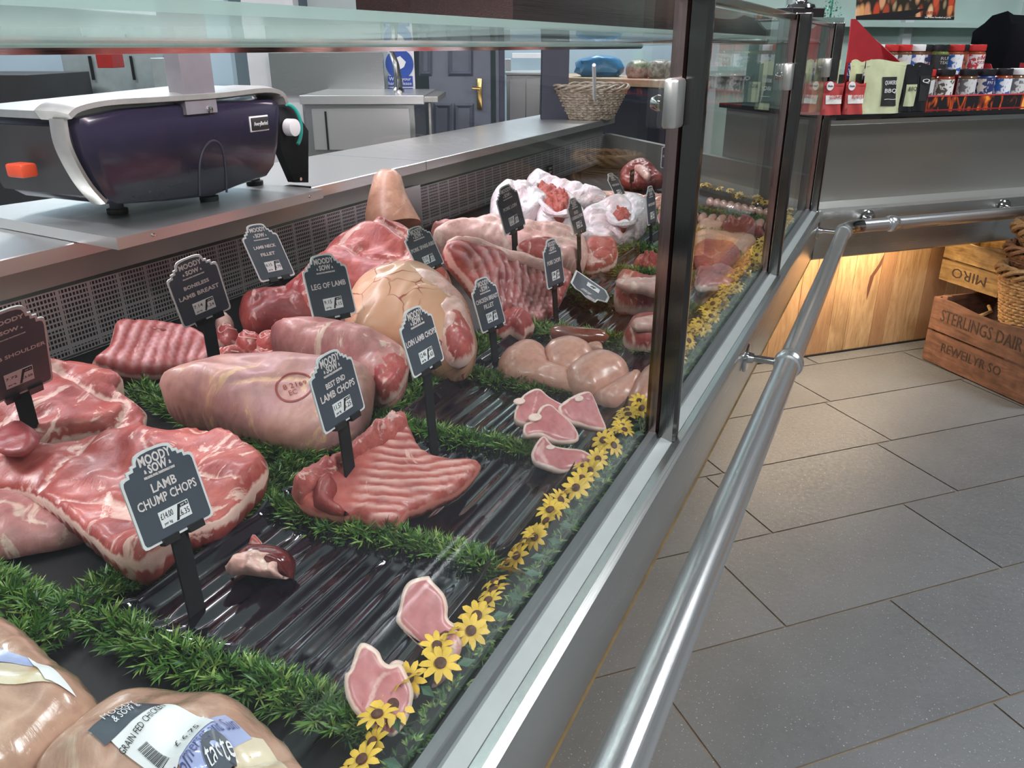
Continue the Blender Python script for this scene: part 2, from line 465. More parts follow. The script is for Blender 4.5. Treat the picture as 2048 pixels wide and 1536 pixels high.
struct(MB().box((-.3, -3.2, 1.4), (9.6, .04, 2.84)).obj('wall_front', bpy.data.materials['grey_wall_paint']))
struct(MB().box((-5.1, 2.4, 1.4), (.04, 11.2, 2.84)).obj('wall_left', M['wall_blue']))
struct(MB().box((-.3, 8.0, 1.4), (9.6, .04, 2.84)).obj('wall_back', M['wall_pale']))
# visible lamp fittings in the ceiling (seen in reflections)
for (x, y) in [(1.5, .3), (1.6, 3.0), (-1.6, 4.8), (-3.2, 2.6), (-2.6, .2), (.2, -1.6)]:
    e = empty('ceiling_light', (x, y, 2.78), label='square edged white ceiling light panel above the shop', cat='light', group='ceiling light panels')
    MB().box((x, y, 2.77), (1.26, .41, .05)).obj('frame', M['white'], e)
    MB().box((x, y, 2.742), (1.2, .35, .006)).obj('diffuser', plain('diffuser_white', (.9, .95, 1.0), .5, emit=2.2) if 'diffuser_white' not in bpy.data.materials else bpy.data.materials['diffuser_white'], e)

# ------------------------------------------------------------ near counter
Y0, YC = -.55, 2.70
ct = empty('serve_over_counter', (-.8, 1.1, 0), label='long stainless steel serve-over meat counter with glass front and black display deck', cat='display counter')
def ypr(profile, y0, y1, name, mat, parent, smooth=False):
    """extrude an X-Z profile along Y"""
    return MB().prism([(x, y0, z) for x, z in profile], (0, 1, 0), y1 - y0).obj(name, mat, parent, smooth)
zz = lambda h: HC - h
ypr([(-.241, zz(.466)), (-.232, zz(.466)), (-.2285, zz(.474)), (-.2285, zz(.54)), (-.245, zz(.54))], Y0, YC - .02, 'glass_channel', M['sill_d'], ct)
ypr([(-.2285, zz(.4735)), (-.224, zz(.4700)), (-.2095, zz(.4745)), (-.2085, zz(.54)), (-.2285, zz(.54))], Y0, YC - .02, 'sill_strip', M['sill'], ct)
ypr([(-.2085, zz(.4745)), (-.199, zz(.4720)), (-.192, zz(.4770)), (-.190, zz(.4850)), (-.2095, zz(.627)), (-.235, zz(.634)), (-.235, zz(.60)), (-.222, zz(.5))], Y0, YC + .0, 'front_fascia', M['steel_fine'], ct, True)
ypr([(-.2115, zz(.622)), (-.2075, zz(.6285)), (-.2115, zz(.634)), (-.24, zz(.634)), (-.24, zz(.63))], Y0, YC, 'edge_strip', plain('brass_edge', (.42, .28, .12), .4, var=.2), ct)
# display deck and its end, cut at 45 degrees like the counter corner
dk = [(-.242, Y0), (-1.25, Y0), (-1.25, 3.7), (-.242, 2.70)]
MB().prism([(x, y, zz(.53)) for x, y in dk], (0, 0, 1), .03).obj('display_deck', M['deck'], ct)
MB().prism([(x, y, .10) for x, y in [(-.40, Y0), (-1.58, Y0), (-1.58, 3.72), (-1.28, 3.72), (-.40, 2.84)]], (0, 0, 1), .41).obj('cabinet_base', M['steel_dark'], ct)
# slotted back grille: blocks of holes
def grille_mat():
    t = NT('slotted_steel_grille')
    v = t.coord()
    sx = t.add('ShaderNodeSeparateXYZ'); t.link(v, sx.inputs[0]); y, z = sx.outputs[1], sx.outputs[2]
    def saw(a, per): return t.math('FRACT', t.math('DIVIDE', t.math('ADD', a, 20.0), per))
    def win(a, lo, hi): return t.math('MULTIPLY', t.math('GREATER_THAN', a, lo), t.math('LESS_THAN', a, hi))
    hole = t.math('MULTIPLY', win(saw(y, .0068), .16, .80), win(saw(z, .0088), .18, .82))
    blk = t.math('MULTIPLY', win(saw(y, .0612), .06, .945), win(saw(z, .037), .02, .92))
    hole = t.math('MULTIPLY', hole, blk)
    c = t.mix(hole, (.50, .46, .47), (.006, .005, .008))
    t.set(Base_Color=c, Metallic=t.math('SUBTRACT', .5, t.math('MULTIPLY', hole, .5)), Roughness=.34)
    return t.m
gm = grille_mat()
def grille(y0, y1):
    g = MB().prism([(-1.246, y0, .556), (-1.246, y1, .556), (-1.250, y1, .672), (-1.250, y0, .672)], (-1, 0, 0), .004).obj('air_grille', gm, ct)
    return g
grille(-.3, 1.93); grille(2.05, 3.66)
MB().prism([(-1.244, 1.93, .553), (-1.244, 2.05, .553), (-1.249, 2.05, .68), (-1.249, 1.93, .68)], (-1, 0, 0), .006).obj('joint_plate', M['steel'], ct)
for (yy, z_) in [(1.955, .585), (2.025, .585)]:
    MB().lathe([(0, 0), (.006, 0), (.005, .004), (0, .005)], n=10, M3=Matrix.Rotation(math.pi / 2, 3, 'Y'), c=(-1.244, yy, z_)).obj('bolt', M['chrome'], ct, True)
ypr([(-1.251, .672), (-1.262, .675), (-1.27, .725), (-1.30, .725), (-1.30, .55), (-1.251, .55)], -.3, 3.7, 'grille_header', M['steel_dark'], ct)
ypr([(-1.215, .725), (-1.215, .7485), (-1.217, .75), (-1.58, .75), (-1.58, .725)], -.55, 2.03, 'worktop', M['steel'], ct)
ypr([(-1.215, .725), (-1.215, .7485), (-1.217, .75), (-1.58, .75), (-1.58, .725)], 2.033, 3.72, 'worktop', M['steel'], ct)
# counter end wall at 45 degrees
endp = [(-.262, 2.705), (-1.25, 3.69), (-1.23, 3.71), (-.242, 2.73)]
MB().prism([(x, y, .55) for x, y in endp], (0, 0, 1), .13).obj('end_panel', M['steel_dark'], ct)

# posts, panes, top rail
M['strip'] = steel('reflection_tint_steel', (.42, .30, .29), .14, (80, 80, .5), .06)  # rosy brown tint stands for reflections on the inner strip
def post(y, label):
    p = empty('glass_post', (-.222, y, zz(.474)), label=label, cat='post')
    z0, z1 = zz(.4735), HC + .058
    prof = [(-.0165, -.0115), (-.0165, -.004), (-.013, -.004), (-.013, .004), (-.0165, .004), (-.0165, .0115), (.010, .0115), (.0155, .007), (.0165, 0), (.0155, -.007), (.010, -.0115)]
    MB().prism([(-.2165 + a * .66, y + b, z0) for a, b in prof], (0, 0, 1), z1 - z0).obj('post_bar', M['post'], p)
    MB().prism([(-.238 + a * .52, y + b * .8, z0) for a, b in prof], (0, 0, 1), z1 - z0).obj('inner_strip', M['strip'], p)
    box('end_cap', (-.2215, y, z1 + .002), (.030, .026, .004), M['chrome'], p)
    cz = HC - .058
    for s in (-1, 1):
        box('pane_clamp', (-.2345, y + s * .030, cz), (.017, .034, .052), M['silver_plastic'], p, b=.004)
        MB().lathe([(0, 0), (.008, 0), (.009, .004), (.006, .011), (0, .012)], n=12, M3=Matrix.Rotation(-math.pi / 2, 3, 'Y'), c=(-.2487, y + s * .030, cz)).obj('clamp_knob', M['chrome'], p, True)
    return p
post(.951, 'nearest dark steel post between glass panes, beside the chicken fillets')
post(1.86, 'middle steel post of the counter glass, seen above the sausages')
post(2.685, 'steel corner post where the counter glass meets the side counter')
def pane(y0, y1, label):
    MB().box((-.2405, (y0 + y1) / 2, (zz(.4665) + HC + .048) / 2), (.006, y1 - y0, HC + .048 - zz(.4665))).obj('glass_screen', M['glass'])
    o = bpy.context.view_layer.objects and COL.objects[-1]
    return tag(o, label, 'glass pane')
pane(-.3, .935, 'largest clear glass front pane standing over the lamb cuts')
pane(.967, 1.845, 'clear front pane between the nearest and the middle post')
pane(1.876, 2.672, 'clear front pane between the middle and the corner post')
tr = MB().box((-.2405, 1.19, HC + .053), (.014, 2.98, .012), b=.002).obj('top_rail', M['post']); tag(tr, 'slim dark steel rail capping the top edge of the counter glass', 'rail')

# glass shelf on top of the counter with a bright rear edge, and the lamp housing under the canopy
sh = empty('glass_shelf', (-.52, 1.2, HC), label='flat greenish glass shelf across the top of the meat counter', cat='shelf')
MB().prism([(-.300, -.3, HC + .0135), (-.300, 3.1, HC + .0135), (-.92, 3.1, HC + .0005), (-.92, -.3, HC + .0005)], (0, 0, 1), .006).obj('glass_plate', M['shelf_glass'], sh)
ypr([(-.92, HC + .007), (-.926, HC + .007), (-.926, HC - .002), (-.92, HC - .002)], -.3, 3.1, 'rear_edge', plain('frosted_edge', (.5, .55, .52), .3), sh)
ypr([(-.918, HC - .002), (-.930, HC - .002), (-.936, HC - .0095), (-.925, HC - .0095)], -.3, 3.1, 'edge_trim', steel('meat_tinted_trim_steel', (.55, .45, .43), .12), sh)  # tilted down and tinted red to carry the meat's reflection
for y in (1.95, 3.02):
    box('bracket', (-.6, y, HC + .01), (.6, .022, .008), M['chrome'], sh)
lh = empty('canopy_lamp', (-.52, 1.7, HC + .2), label='polished lamp housing hanging above the glass shelf over the deck', cat='lamp')
LZ = HC + .024
MB().prism([(-.40, .86, LZ), (-.40, 2.62, LZ), (-.60, 2.62, LZ), (-.60, .86, LZ)], (0, 0, 1), .05).obj('housing', steel('meat_reflection_steel', (.30, .17, .16), .15, (80, .5, 80)), lh)  # red-brown tint paints the reflected meat into the housing steel
MB().box((-.50, 2.1, LZ + .08), (.02, .02, .06)).obj('hanger', M['chrome'], lh)

# ------------------------------------------------------------ far counter (at 45 degrees)
# frame: s along the counter (S45,S45), n outward (S45,-S45)
def fp(n, s, z): return (S45 * (n + s), S45 * (s - n), z)
def fprofile(prof, s0, s1, name, mat, parent, smooth=False):
    a = np.array(fp(0, 1, 0)) - np.array(fp(0, 0, 0))
    return MB().prism([fp(n, s0, z) for n, z in prof], a, s1 - s0).obj(name, mat, parent, smooth)
fc = empty('side_counter', fp(-2.3, 2.6, 0), label='angled stainless steel side counter with oak kick boards and black top', cat='counter')
SB = 1.762    # s where it meets the near counter
fprofile([(-2.05, zz(.478)), (-2.05, zz(.625)), (-2.056, zz(.630)), (-2.09, zz(.630)), (-2.09, zz(.478))], SB, 5.2, 'fascia', M['steel_fine'], fc)
fprofile([(-2.05, zz(.478)), (-2.053, zz(.468)), (-2.115, zz(.455)), (-2.115, zz(.48))], SB, 5.2, 'ledge', M['steel'], fc)
fprofile([(-2.105, zz(.458)), (-2.105, zz(.203)), (-2.6, zz(.203)), (-2.6, zz(.458))], SB + .0, 5.2, 'upper_body', M['steel_dark'], fc)
fprofile([(-2.103, zz(.225)), (-2.101, zz(.223)), (-2.101, zz(.206)), (-2.11, zz(.206))], SB, 5.2, 'upper_trim', M['steel_fine'], fc)
fprofile([(-2.015, zz(.202)), (-2.012, zz(.197)), (-2.015, zz(.187)), (-2.62, zz(.187)), (-2.62, zz(.202))], SB - .02, 5.2, 'black_top', M['black_gloss'], fc)
# oak boards of the kick, each its own board
def oak():
    t = NT('oiled_oak')
    v = t.coord((7, 7, 1)); v2 = t.coord(); tn = t.attr('tone')
    f = t.noise(v, 6, 6, 1.2); f2 = t.noise(v, 30, 3)
    c = t.ramp(f, [(.28, (.26, .155, .08)), (.52, (.42, .27, .145)), (.74, (.52, .36, .21))])
    c = t.mix(t.math('MULTIPLY', tn.outputs['Fac'], .85), c, (.27, .135, .07))
    c = t.mix(.3, c, t.ramp(f2, [(.35, (.55, .5, .45)), (.6, (1, 1, 1))]), 'MULTIPLY')
    kn = t.add('ShaderNodeTexVoronoi'); kn.inputs['Scale'].default_value = 5.5; t.link(t.coord((1, 1, .5)), kn.inputs[0])
    c = t.mix(t.ramp(kn.outputs['Distance'], [(.02, .9), (.06, 0.0)]), c, (.09, .035, .015))
    t.set(Base_Color=c, Roughness=.5); t.bump(f, .15, .002)
    return t.m
oakm = oak()
mb = MB(); s = SB - .13; rnd = random.Random(3)
ws = [.085, .07, .11, .06, .09, .075, .12, .065]
i = 0
while s < 5.1:
    w_ = ws[i % len(ws)]
    p = [fp(-2.24, s + .001, .004), fp(-2.24, s + w_ - .001, .004), fp(-2.24, s + w_ - .001, zz(.60)), fp(-2.24, s + .001, zz(.60))]
    k = len(mb.v); mb.prism(p, np.array(fp(-1, 0, 0)), .018)
    r = rnd.random()
    for q in range(k, len(mb.v)): mb.a[q] = r
    s += w_; i += 1
kb = mb.obj('kick_boards', oakm, fc, tone=True)
fprofile([(-2.2405, 0), (-2.234, 0), (-2.234, .006), (-2.2405, .006)], SB - .1, 5.2, 'base_gap', M['matt_black'], fc)
# crack in one board
cr = [(1757, 545), (1752, 580), (1742, 610), (1736, 640), (1731, 665), (1728, 690), (1733, 660), (1740, 625), (1749, 600), (1759, 560)]
MB().prism([atn(x, y, fp(-2.2385, 0, 0), fp(1, 0, 0)) for x, y in [(1770, 505), (1763, 530), (1748, 552), (1741, 575), (1733, 600), (1735, 575), (1741, 552), (1758, 528)]], fp(1, 0, 0), .0006).obj('board_crack', plain('dark_crack', (.10, .035, .02), .8), fc)
mbn = MB()
s = 0
p_ = []
for k in range(26):
    y = -.5 + k * .122
    mbn.box((-.409, y, .21), (.018, .1205, .40))
mbn.obj('kick_boards', oakm, ct, tone=True)
lsm = plain('warm_led_strip', (1.0, .72, .38), .5, emit=8.0)
fprofile([(-2.118, .432), (-2.142, .432), (-2.142, .438), (-2.118, .438)], 1.3 + .4, 4.9, 'led_strip', lsm, fc)

# ------------------------------------------------------------ bumper rail
RX, RZ, RR_ = -.1196, zz(.51), .0198
rl = empty('bumper_rail', (RX, 1.1, RZ), label='brushed steel tubular bumper rail running round both counters', cat='rail')
RN = -1.964
yc = RX - RN / S45   # corner: n = S45*(x-y) = RN
MB().tube([(RX, Y0, RZ), (RX, yc - .045, RZ)], RR_, 40).obj('tube', M['rail'], rl, True)
sC = S45 * (RX + yc)
MB().tube([fp(RN, sC + .045, RZ), fp(RN, 5.0, RZ)], RR_, 40).obj('tube', M['rail'], rl, True)
mid = Vector((RX, yc, RZ)); a0 = Vector((RX, yc - .06, RZ)); a1 = Vector(fp(RN, sC + .06, RZ))
pts = [a0.lerp(mid, t).lerp(mid.lerp(a1, t), t) for t in [i / 12 for i in range(13)]]
MB().tube(pts, RR_ * 1.05, 40).obj('elbow', M['chrome'], rl, True)
def rail_fit(c, d, nrm, gap, plate=True, collar=True, wall=None):
    d = Vector(d); nrm = Vector(nrm); q = d.to_track_quat('Z', 'Y').to_matrix()
    if collar:
        prof = [(RR_, -.02), (RR_ * 1.12, -.02), (RR_ * 1.14, -.013), (RR_ * 1.22, -.011), (RR_ * 1.28, -.004), (RR_ * 1.28, .004), (RR_ * 1.22, .011), (RR_ * 1.14, .013), (RR_ * 1.12, .02), (RR_, .02)]
        MB().lathe(prof, c=c, n=40, M3=q).obj('collar', M['rail'], rl, True)
    if plate:
        e = Vector(c) - nrm * gap
        MB().tube([Vector(c) - nrm * (RR_ * .9), e], .0065, 14).obj('stem', M['chrome'], rl, True)
        qn = nrm.to_track_quat('Z', 'Y').to_matrix()
        MB().lathe([(.0, 0), (.026, 0), (.027, .003), (.024, .006), (.010, .007), (.009, .016), (0, .016)], c=tuple(e), n=32, M3=qn).obj('wall_plate', M['chrome'], rl, True)
for y in (-.2, 1.395,):
    rail_fit((RX, y, RZ), (0, 1, 0), (1, 0, 0), .0745)
rail_fit((RX, yc - .075, RZ), (0, 1, 0), (1, 0, 0), .0745)
nn = fp(1, 0, 0); ss = fp(0, 1, 0)
p = atn(1782, 447, fp(RN, 0, 0), nn); sA = S45 * (p[0] + p[1])
rail_fit(fp(RN, sA, RZ), ss, nn, .082, plate=False)
for px in (1738, 2006):
    p = atn(px, 430, fp(RN - .08, 0, 0), nn); s_ = S45 * (p[0] + p[1])
    rail_fit(fp(RN, s_, RZ), ss, nn, .0815, collar=False)
# ------------------------------------------------------------ scale on its platform
def quadbox(P, t, name, mat, parent):
    return MB().prism(P, (0, 0, -1), t).obj(name, mat, parent)
pz = HC - .28
A = at(240, 478, pz); Bq = at(640, 378, pz); Bq[0] = A[0] = -1.10
pf = empty('scale_platform', (-1.3, 1.1, .76), label='raised stainless platform under the weighing scale, overhanging the grille', cat='platform')
P = [(-1.10, .884, pz), (-1.10, 1.41, pz), (-1.46, 1.41, pz), (-1.55, .93, pz)]
mbp = MB().prism([(x, y, pz - .0185) for x, y, _ in P], (0, 0, 1), .0185)
mbp.obj('top_plate', M['steel'], pf)
for y in (.955, 1.365):
    MB().lathe([(0, 0), (.0035, 0), (.003, .002), (0, .0025)], n=10, M3=Matrix.Rotation(math.pi / 2, 3, 'Y'), c=(-1.10, y, pz - .008)).obj('screw', M['chrome'], pf, True)
box('support', (-1.36, 1.12, .7505), (.2, .4, .0008), M['steel'], pf, b=0)

scx = empty('weighing_scale', (-1.3, 1.2, pz), label='dark navy weighing scale with silver rim on the raised platform', cat='scale')
X0 = -1.2
front = [(150, 236), (240, 218), (360, 208), (480, 202), (540, 198), (553, 204), (556, 222), (552, 290), (545, 330), (530, 352), (470, 372), (420, 392), (330, 402), (226, 409), (205, 398), (178, 352), (158, 300), (147, 255)]
fw = [atx(x, y, X0) for x, y in front]
mbb = MB()
# body: the front outline, swelling backwards in three steps
n_ = len(fw); cen = np.mean(fw, axis=0)
def shrink(P, k, dx): return [np.array([p[0] + dx, cen[1] + (p[1] - cen[1]) * k, cen[2] + (p[2] - cen[2]) * k]) for p in P]
rings = [shrink(fw, .93, .010), shrink(fw, .985, .006), fw, shrink(fw, 1.0, -.10), shrink(fw, 1.0, -.22), shrink(fw, .95, -.24)]
mbb.v = [tuple(p) for R_ in rings for p in R_]; mbb.a = [0] * len(mbb.v)
mbb.f = [(i * n_ + k, i * n_ + (k + 1) % n_, (i + 1) * n_ + (k + 1) % n_, (i + 1) * n_ + k) for i in range(len(rings) - 1) for k in range(n_)] + [tuple(range(n_)), tuple(range((len(rings) - 1) * n_, len(rings) * n_))[::-1]]
mbb.obj('body', M['navy_plastic'], scx, True)
def ribbon(pts, X, wd, t, name, mat, parent, smooth=True):
    """a strip following photo points on the plane X, wd wide in that plane, t deep"""
    p = [atx(x, y, X) for x, y in pts]; p = smooth_poly(p, 4, closed=False)
    m = MB(); vs = []
    for i, q in enumerate(p):
        tg = p[min(i + 1, len(p) - 1)] - p[max(i - 1, 0)]; tg /= np.linalg.norm(tg); nm = np.cross(tg, (1, 0, 0)); 
        for a, b in ((-wd / 2, 0), (-wd / 4, t * .5), (wd / 4, t * .5), (wd / 2, 0), (wd / 2, -t), (-wd / 2, -t)):
            vs.append(q + nm * a + np.array([b, 0, 0]))
    L = len(p); fs = [(i * 6 + k, i * 6 + (k + 1) % 6, (i + 1) * 6 + (k + 1) % 6, (i + 1) * 6 + k) for i in range(L - 1) for k in range(6)]
    fs += [tuple(range(6)), tuple(range((L - 1) * 6, L * 6))]
    m.add(vs, fs); return m.obj(name, mat, parent, smooth)
ribbon([(122, 238), (130, 285), (150, 330), (176, 372), (205, 404)], X0 - .002, .0125, .02, 'side_trim', M['silver_plastic'], scx)
ribbon([(118, 232), (140, 216), (200, 204), (300, 198), (420, 190), (510, 180), (545, 186), (556, 206)], X0 - .002, .017, .05, 'rim', M['silver_plastic'], scx)
# lid / platter
lid = [atx(x, y, X0 - .004) for x, y in [(122, 224), (545, 180)]]
zl = .5 * (lid[0][2] + lid[1][2])
zlid = [lid[0][2], lid[1][2]]
L0, L1 = lid[0][1] + .0, lid[1][1]
MB().prism([(X0 - .01, L0, zlid[0] - .012), (X0 - .01, L1, zlid[1] - .006), (X0 - .25, L1, zlid[1] - .006), (X0 - .25, L0, zlid[0] - .012)], (0, 0, 1), .012).obj('platter', M['silver_plastic'], scx)
# side towards the camera
MB().prism([(X0 - .01, fw[17][1] + .002, fw[17][2]), (X0 - .01, fw[14][1] + .002, fw[14][2] + .004), (X0 - .23, fw[14][1] + .0, fw[14][2] + .004), (X0 - .26, fw[17][1], fw[17][2])], (0, -1, 0), .012).obj('end_panel', M['rubber'], scx)
box('power_plug', (X0 - .12, .905, .86), (.04, .03, .022), M['orange'], scx, b=.004)
# neck column carrying the display above
pc = [atx(x, y, X0 + .018) for x, y in [(366, 112), (423, 112), (436, 228), (374, 230)]]
MB().prism([(X0 + .018, pc[3][1], pc[3][2]), (X0 + .018, pc[2][1], pc[3][2]), (X0 + .018, pc[2][1], HC + .14), (X0 + .018, pc[3][1], HC + .14)], (-1, 0, 0), .035).obj('neck_column', plain('grey_column', (.21, .20, .22), .4, .4), scx)
MB().lathe([(0, 0), (.0065, 0), (.006, .003), (0, .004)], n=16, M3=Matrix.Rotation(math.pi / 2, 3, 'Y'), c=tuple(atx(419, 219, X0 + .018))).obj('screw', M['chrome'], scx, True)
sc2 = atx(400, 60, X0)
box('display_head', (X0 - .01, 1.2, HC + .19), (.05, .30, .11), M['navy_plastic'], scx, b=.01)
for px, py in [(236, 427), (419, 401), (502, 369)]:
    q = at(px, py, pz)
    MB().lathe([(.017, 0), (.018, .002), (.018, .009), (.012, .010), (.011, .045), (0, .045)], c=(max(q[0], X0 - .07), q[1], pz), n=24).obj('foot', M['rubber'], scx, True)
bp = atx(520, 247, X0 + .013)
box('maker_plate_rim', (X0 + .009, bp[1], bp[2]), (.006, .054, .030), M['sign_white'], scx, b=.001)
mp_ = box('maker_plate', (X0 + .013, bp[1], bp[2]), (.004, .049, .024), M['ink'], scx, b=.0005)
text('lettering', 'AveryBerkel', .011, M['paper'], mp_, (X0 + .0158, bp[1], bp[2]), (0, 1, 0), (0, 0, 1), width=.040)
arch = [(400, 392), (400, 330), (410, 295), (428, 281), (445, 296), (452, 340), (454, 385)]
ribbon(arch, X0 + .011, .004, .002, 'arch_line', plain('dark_line', (.05, .045, .07), .4), scx)
# cable and ring beside it
rg = atx(587, 250, X0)
rgt = empty('label_reel', tuple(atx(600, 362, X0)), label='black bracket holding a teal ringed label reel right of the scale', cat='reel holder')
bpts = [(556, 190), (562, 300), (590, 365), (617, 365), (617, 262), (600, 235), (575, 205)]
MB().prism([atx(x, y, X0 - .03) for x, y in bpts], (-1, 0, 0), .02).obj('bracket', M['matt_black'], rgt)
q = atx(605, 367, X0)
box('bracket_foot', (X0 - .03, q[1] + .004, .7545), (.06, .05, .005), M['matt_black'], rgt, b=0)
cx_ = atx(572, 255, X0 - .02)
ring = [(cx_[0] + .004, cx_[1] + .046 * math.cos(a), cx_[2] + .048 * math.sin(a)) for a in [-.9 + i * .14 for i in range(18)]]
MB().tube(ring, .004, 8).obj('ring', M['teal'], rgt, True)
MB().lathe([(.006, 0), (.018, 0), (.018, .02), (.006, .02)], n=20, M3=Matrix.Rotation(math.pi / 2, 3, 'Y'), c=(cx_[0], cx_[1] + .006, cx_[2] + .0)).obj('reel', M['paper'], rgt, True)
MB().lathe([(0, 0), (.004, 0), (.004, .003), (0, .003)], n=12, M3=Matrix.Rotation(math.pi / 2, 3, 'Y'), c=tuple(atx(600, 358, X0 - .027))).obj('screw', M['chrome'], rgt, True)

# ------------------------------------------------------------ staff side background, facing the viewer
a_ = -RR * 0
def bx(px0, py0, px1, py1, D, t, name, mat, parent=None, b=.002):
    """upright panel facing along the view's horizontal heading: corners from the photo, set at distance D, t deep"""
    p0 = atd(px0, py0, D); p1 = atd(px1, py1, D)
    u0, u1 = p0 @ RR, p1 @ RR
    z0, z1 = sorted((p0[2], p1[2])); c = RR * (u0 + u1) / 2 + F0 * (D + t / 2)
    return MB().box((c[0], c[1], (z0 + z1) / 2), (abs(u1 - u0), t, z1 - z0), rz=AZ, b=b if t > .01 else 0).obj(name, mat, parent)
def pt(px, py, D): return atd(px, py, D)
# sink unit
sk = empty('sink_unit', tuple(pt(730, 300, 3.3)[:2]) + (0,), label='stainless steel hand wash sink unit with a cupboard door behind the worktop', cat='sink')
zt = pt(620, 192, 3.2)[2]
bx(598, 191, 848, 209, 3.2, .5, 'sink_top', M['steel'], sk)
bx(608, 209, 842, 520, 3.24, .42, 'cupboard', M['steel_fine'], sk)
bx(622, 217, 822, 300, 3.225, .012, 'door', M['steel'], sk)
bx(652, 223, 655, 300, 3.22, .004, 'door_groove', M['matt_black'], sk)
bx(838, 193, 876, 205, 3.22, .4, 'side_shelf', M['steel_dark'], sk)
bx(856, 205, 872, 500, 3.25, .03, 'leg', M['steel_dark'], sk)
bx(536, 105, 770, 188, 3.7, .02, 'splashback', M['steel_fine'], sk)
tp = pt(795, 188, 3.42)
tap = empty('mixer_tap', tuple(tp), label='tall chrome tap standing on the sink in front of the blue notice', cat='tap')
z_ = zt
pts = [pt(797, 190, 3.42), pt(796, 160, 3.42), pt(792, 130, 3.42), pt(786, 112, 3.4), pt(782, 100, 3.36)]
MB().tube([tuple(p) for p in pts], .014, 12, rs=[.018, .016, .013, .012, .010]).obj('spout', M['chrome'], tap, True)
MB().lathe([(.024, 0), (.024, .012), (.017, .02), (0, .02)], c=(pts[0][0], pts[0][1], zt), n=18).obj('base', M['chrome'], tap, True)
ns = empty('hand_wash_notice', tuple(pt(800, 185, 3.72)), label='white and blue please wash your hands notice behind the chrome tap', cat='notice')
bx(770, -6, 831, 188, 3.74, .006, 'board', M['paper'], ns)
def disc(px, py, D, r, name, mat, parent, t=.004):
    p = pt(px, py, D); q = Vector(tuple(-F0)).to_track_quat('Z', 'Y').to_matrix()
    return MB().lathe([(0, 0), (r, 0), (r, t), (0, t)], c=tuple(p), n=32, M3=q).obj(name, mat, parent)
disc(799, 128, 3.738, .06, 'blue_disc', M['sign_blue'], ns)
hp = [(792, 116), (800, 112), (806, 118), (812, 124), (808, 134), (798, 140), (791, 136), (795, 127)]
MB().prism([pt(x, y, 3.733) for x, y in hp], -F0, .002).obj('hand_symbol', M['paper'], ns)
bx(775, 152, 826, 173, 3.736, .003, 'blue_label', M['sign_blue'], ns)
bx(775, 176, 826, 188, 3.736, .003, 'blue_label', M['sign_blue'], ns)
bx(772, 0, 822, 6, 3.736, .003, 'blue_label', M['sign_blue'], ns)
disc(796, 22, 3.738, .04, 'blue_disc', M['sign_blue'], ns)
text('lettering', 'Wash your', .02, M['paper'], ns, pt(800, 158, 3.732), RR, (0, 0, 1), width=.095)
text('lettering', 'hands please', .02, M['paper'], ns, pt(800, 167, 3.732), RR, (0, 0, 1), width=.10)
# panelled door
dr = bx(836, -420, 984, 420, 3.8, .05, 'door_1', M['grey_paint']); struct(dr)
def dpanel(x0, y0, x1, y1):
    D = 3.8; b = bx(x0, y0, x1, y1, D - .004, .004, 'door_panel', M['grey_paint'], dr)
    m = 3
    P0 = [pt(x, y, D - .004) for x, y in [(x0, y0), (x1, y0), (x1, y1), (x0, y1)]]; P1 = [pt(x, y, D - .016) for x, y in [(x0 + 4, y0 + 5), (x1 - 4, y0 + 5), (x1 - 4, y1 - 5), (x0 + 4, y1 - 5)]]
    P2 = [pt(x, y, D - .006) for x, y in [(x0 + 9, y0 + 10), (x1 - 9, y0 + 10), (x1 - 9, y1 - 10), (x0 + 9, y1 - 10)]]
    mm = MB().add(P0 + P1 + P2, [(i, (i + 1) % 4, 4 + (i + 1) % 4, 4 + i) for i in range(4)] + [(4 + i, 4 + (i + 1) % 4, 8 + (i + 1) % 4, 8 + i) for i in range(4)] + [(8, 9, 10, 11)])
    mm.obj('door_moulding', plain('grey_moulding', (.10, .115, .15), .45) if 'grey_moulding' not in bpy.data.materials else bpy.data.materials['grey_moulding'], dr)
for a in [(838, 30, 864, 152), (896, 30, 946, 152), (838, -330, 864, 0), (896, -330, 946, 0), (868, 206, 904, 330), (908, 206, 948, 330)]: dpanel(*a)
hd = box('door_handle', tuple(pt(959, 188, 3.78)), (.022, .01, .13), M['brass'], dr, rz=AZ, b=.003)
MB().tube([tuple(pt(959, 178, 3.775)), tuple(pt(959, 177, 3.75)), tuple(pt(944, 176, 3.75))], .006, 8).obj('lever', M['brass'], hd, True)
struct(bx(984, -900, 1000, 420, 3.78, .10, 'trim_2', plain('grey_frame', (.17, .19, .23), .45)))
struct(bx(992, -900, 1010, 420, 3.70, .12, 'trim_3', M['navy_paint']))
struct(bx(1097, -900, 1131, 420, 3.75, .12, 'trim_4', M['navy_paint']))
struct(bx(530, -950, 838, 420, 3.86, .06, 'wall_staff_side', M['wall_pale']))
struct(bx(-500, -900, 500, 420, 4.2, .06, 'wall_kitchen', M['wall_blue']))
bx(300, 116, 350, 260, 3.6, .4, 'fridge_door', plain('pale_fridge', (.42, .47, .47), .35, .3), None)
tag(COL.objects['fridge_door'] if 'fridge_door' in COL.objects else None, 'pale grey upright fridge behind the scale column', 'fridge') if 'fridge_door' in COL.objects else None
fr = COL.objects['fridge_door']; fr.name = 'upright_fridge'
o = bx(115, 80, 360, 420, 3.9, .28, 'tall_cupboard', plain('pale_cupboard', (.36, .41, .42), .4, .2)); tag(o, 'tall pale cupboard with dark handles at the far left behind the scale', 'cupboard')
for x in (180, 262, 330): bx(x, 112, x + 4, 160, 3.88, .01, 'door_gap', M['matt_black'], o)
o = bx(190, 108, 228, 136, 3.5, .1, 'red_box', plain('red_box_plastic', (.4, .02, .015), .4)); tag(o, 'small red box on the shelf behind the scale', 'box')
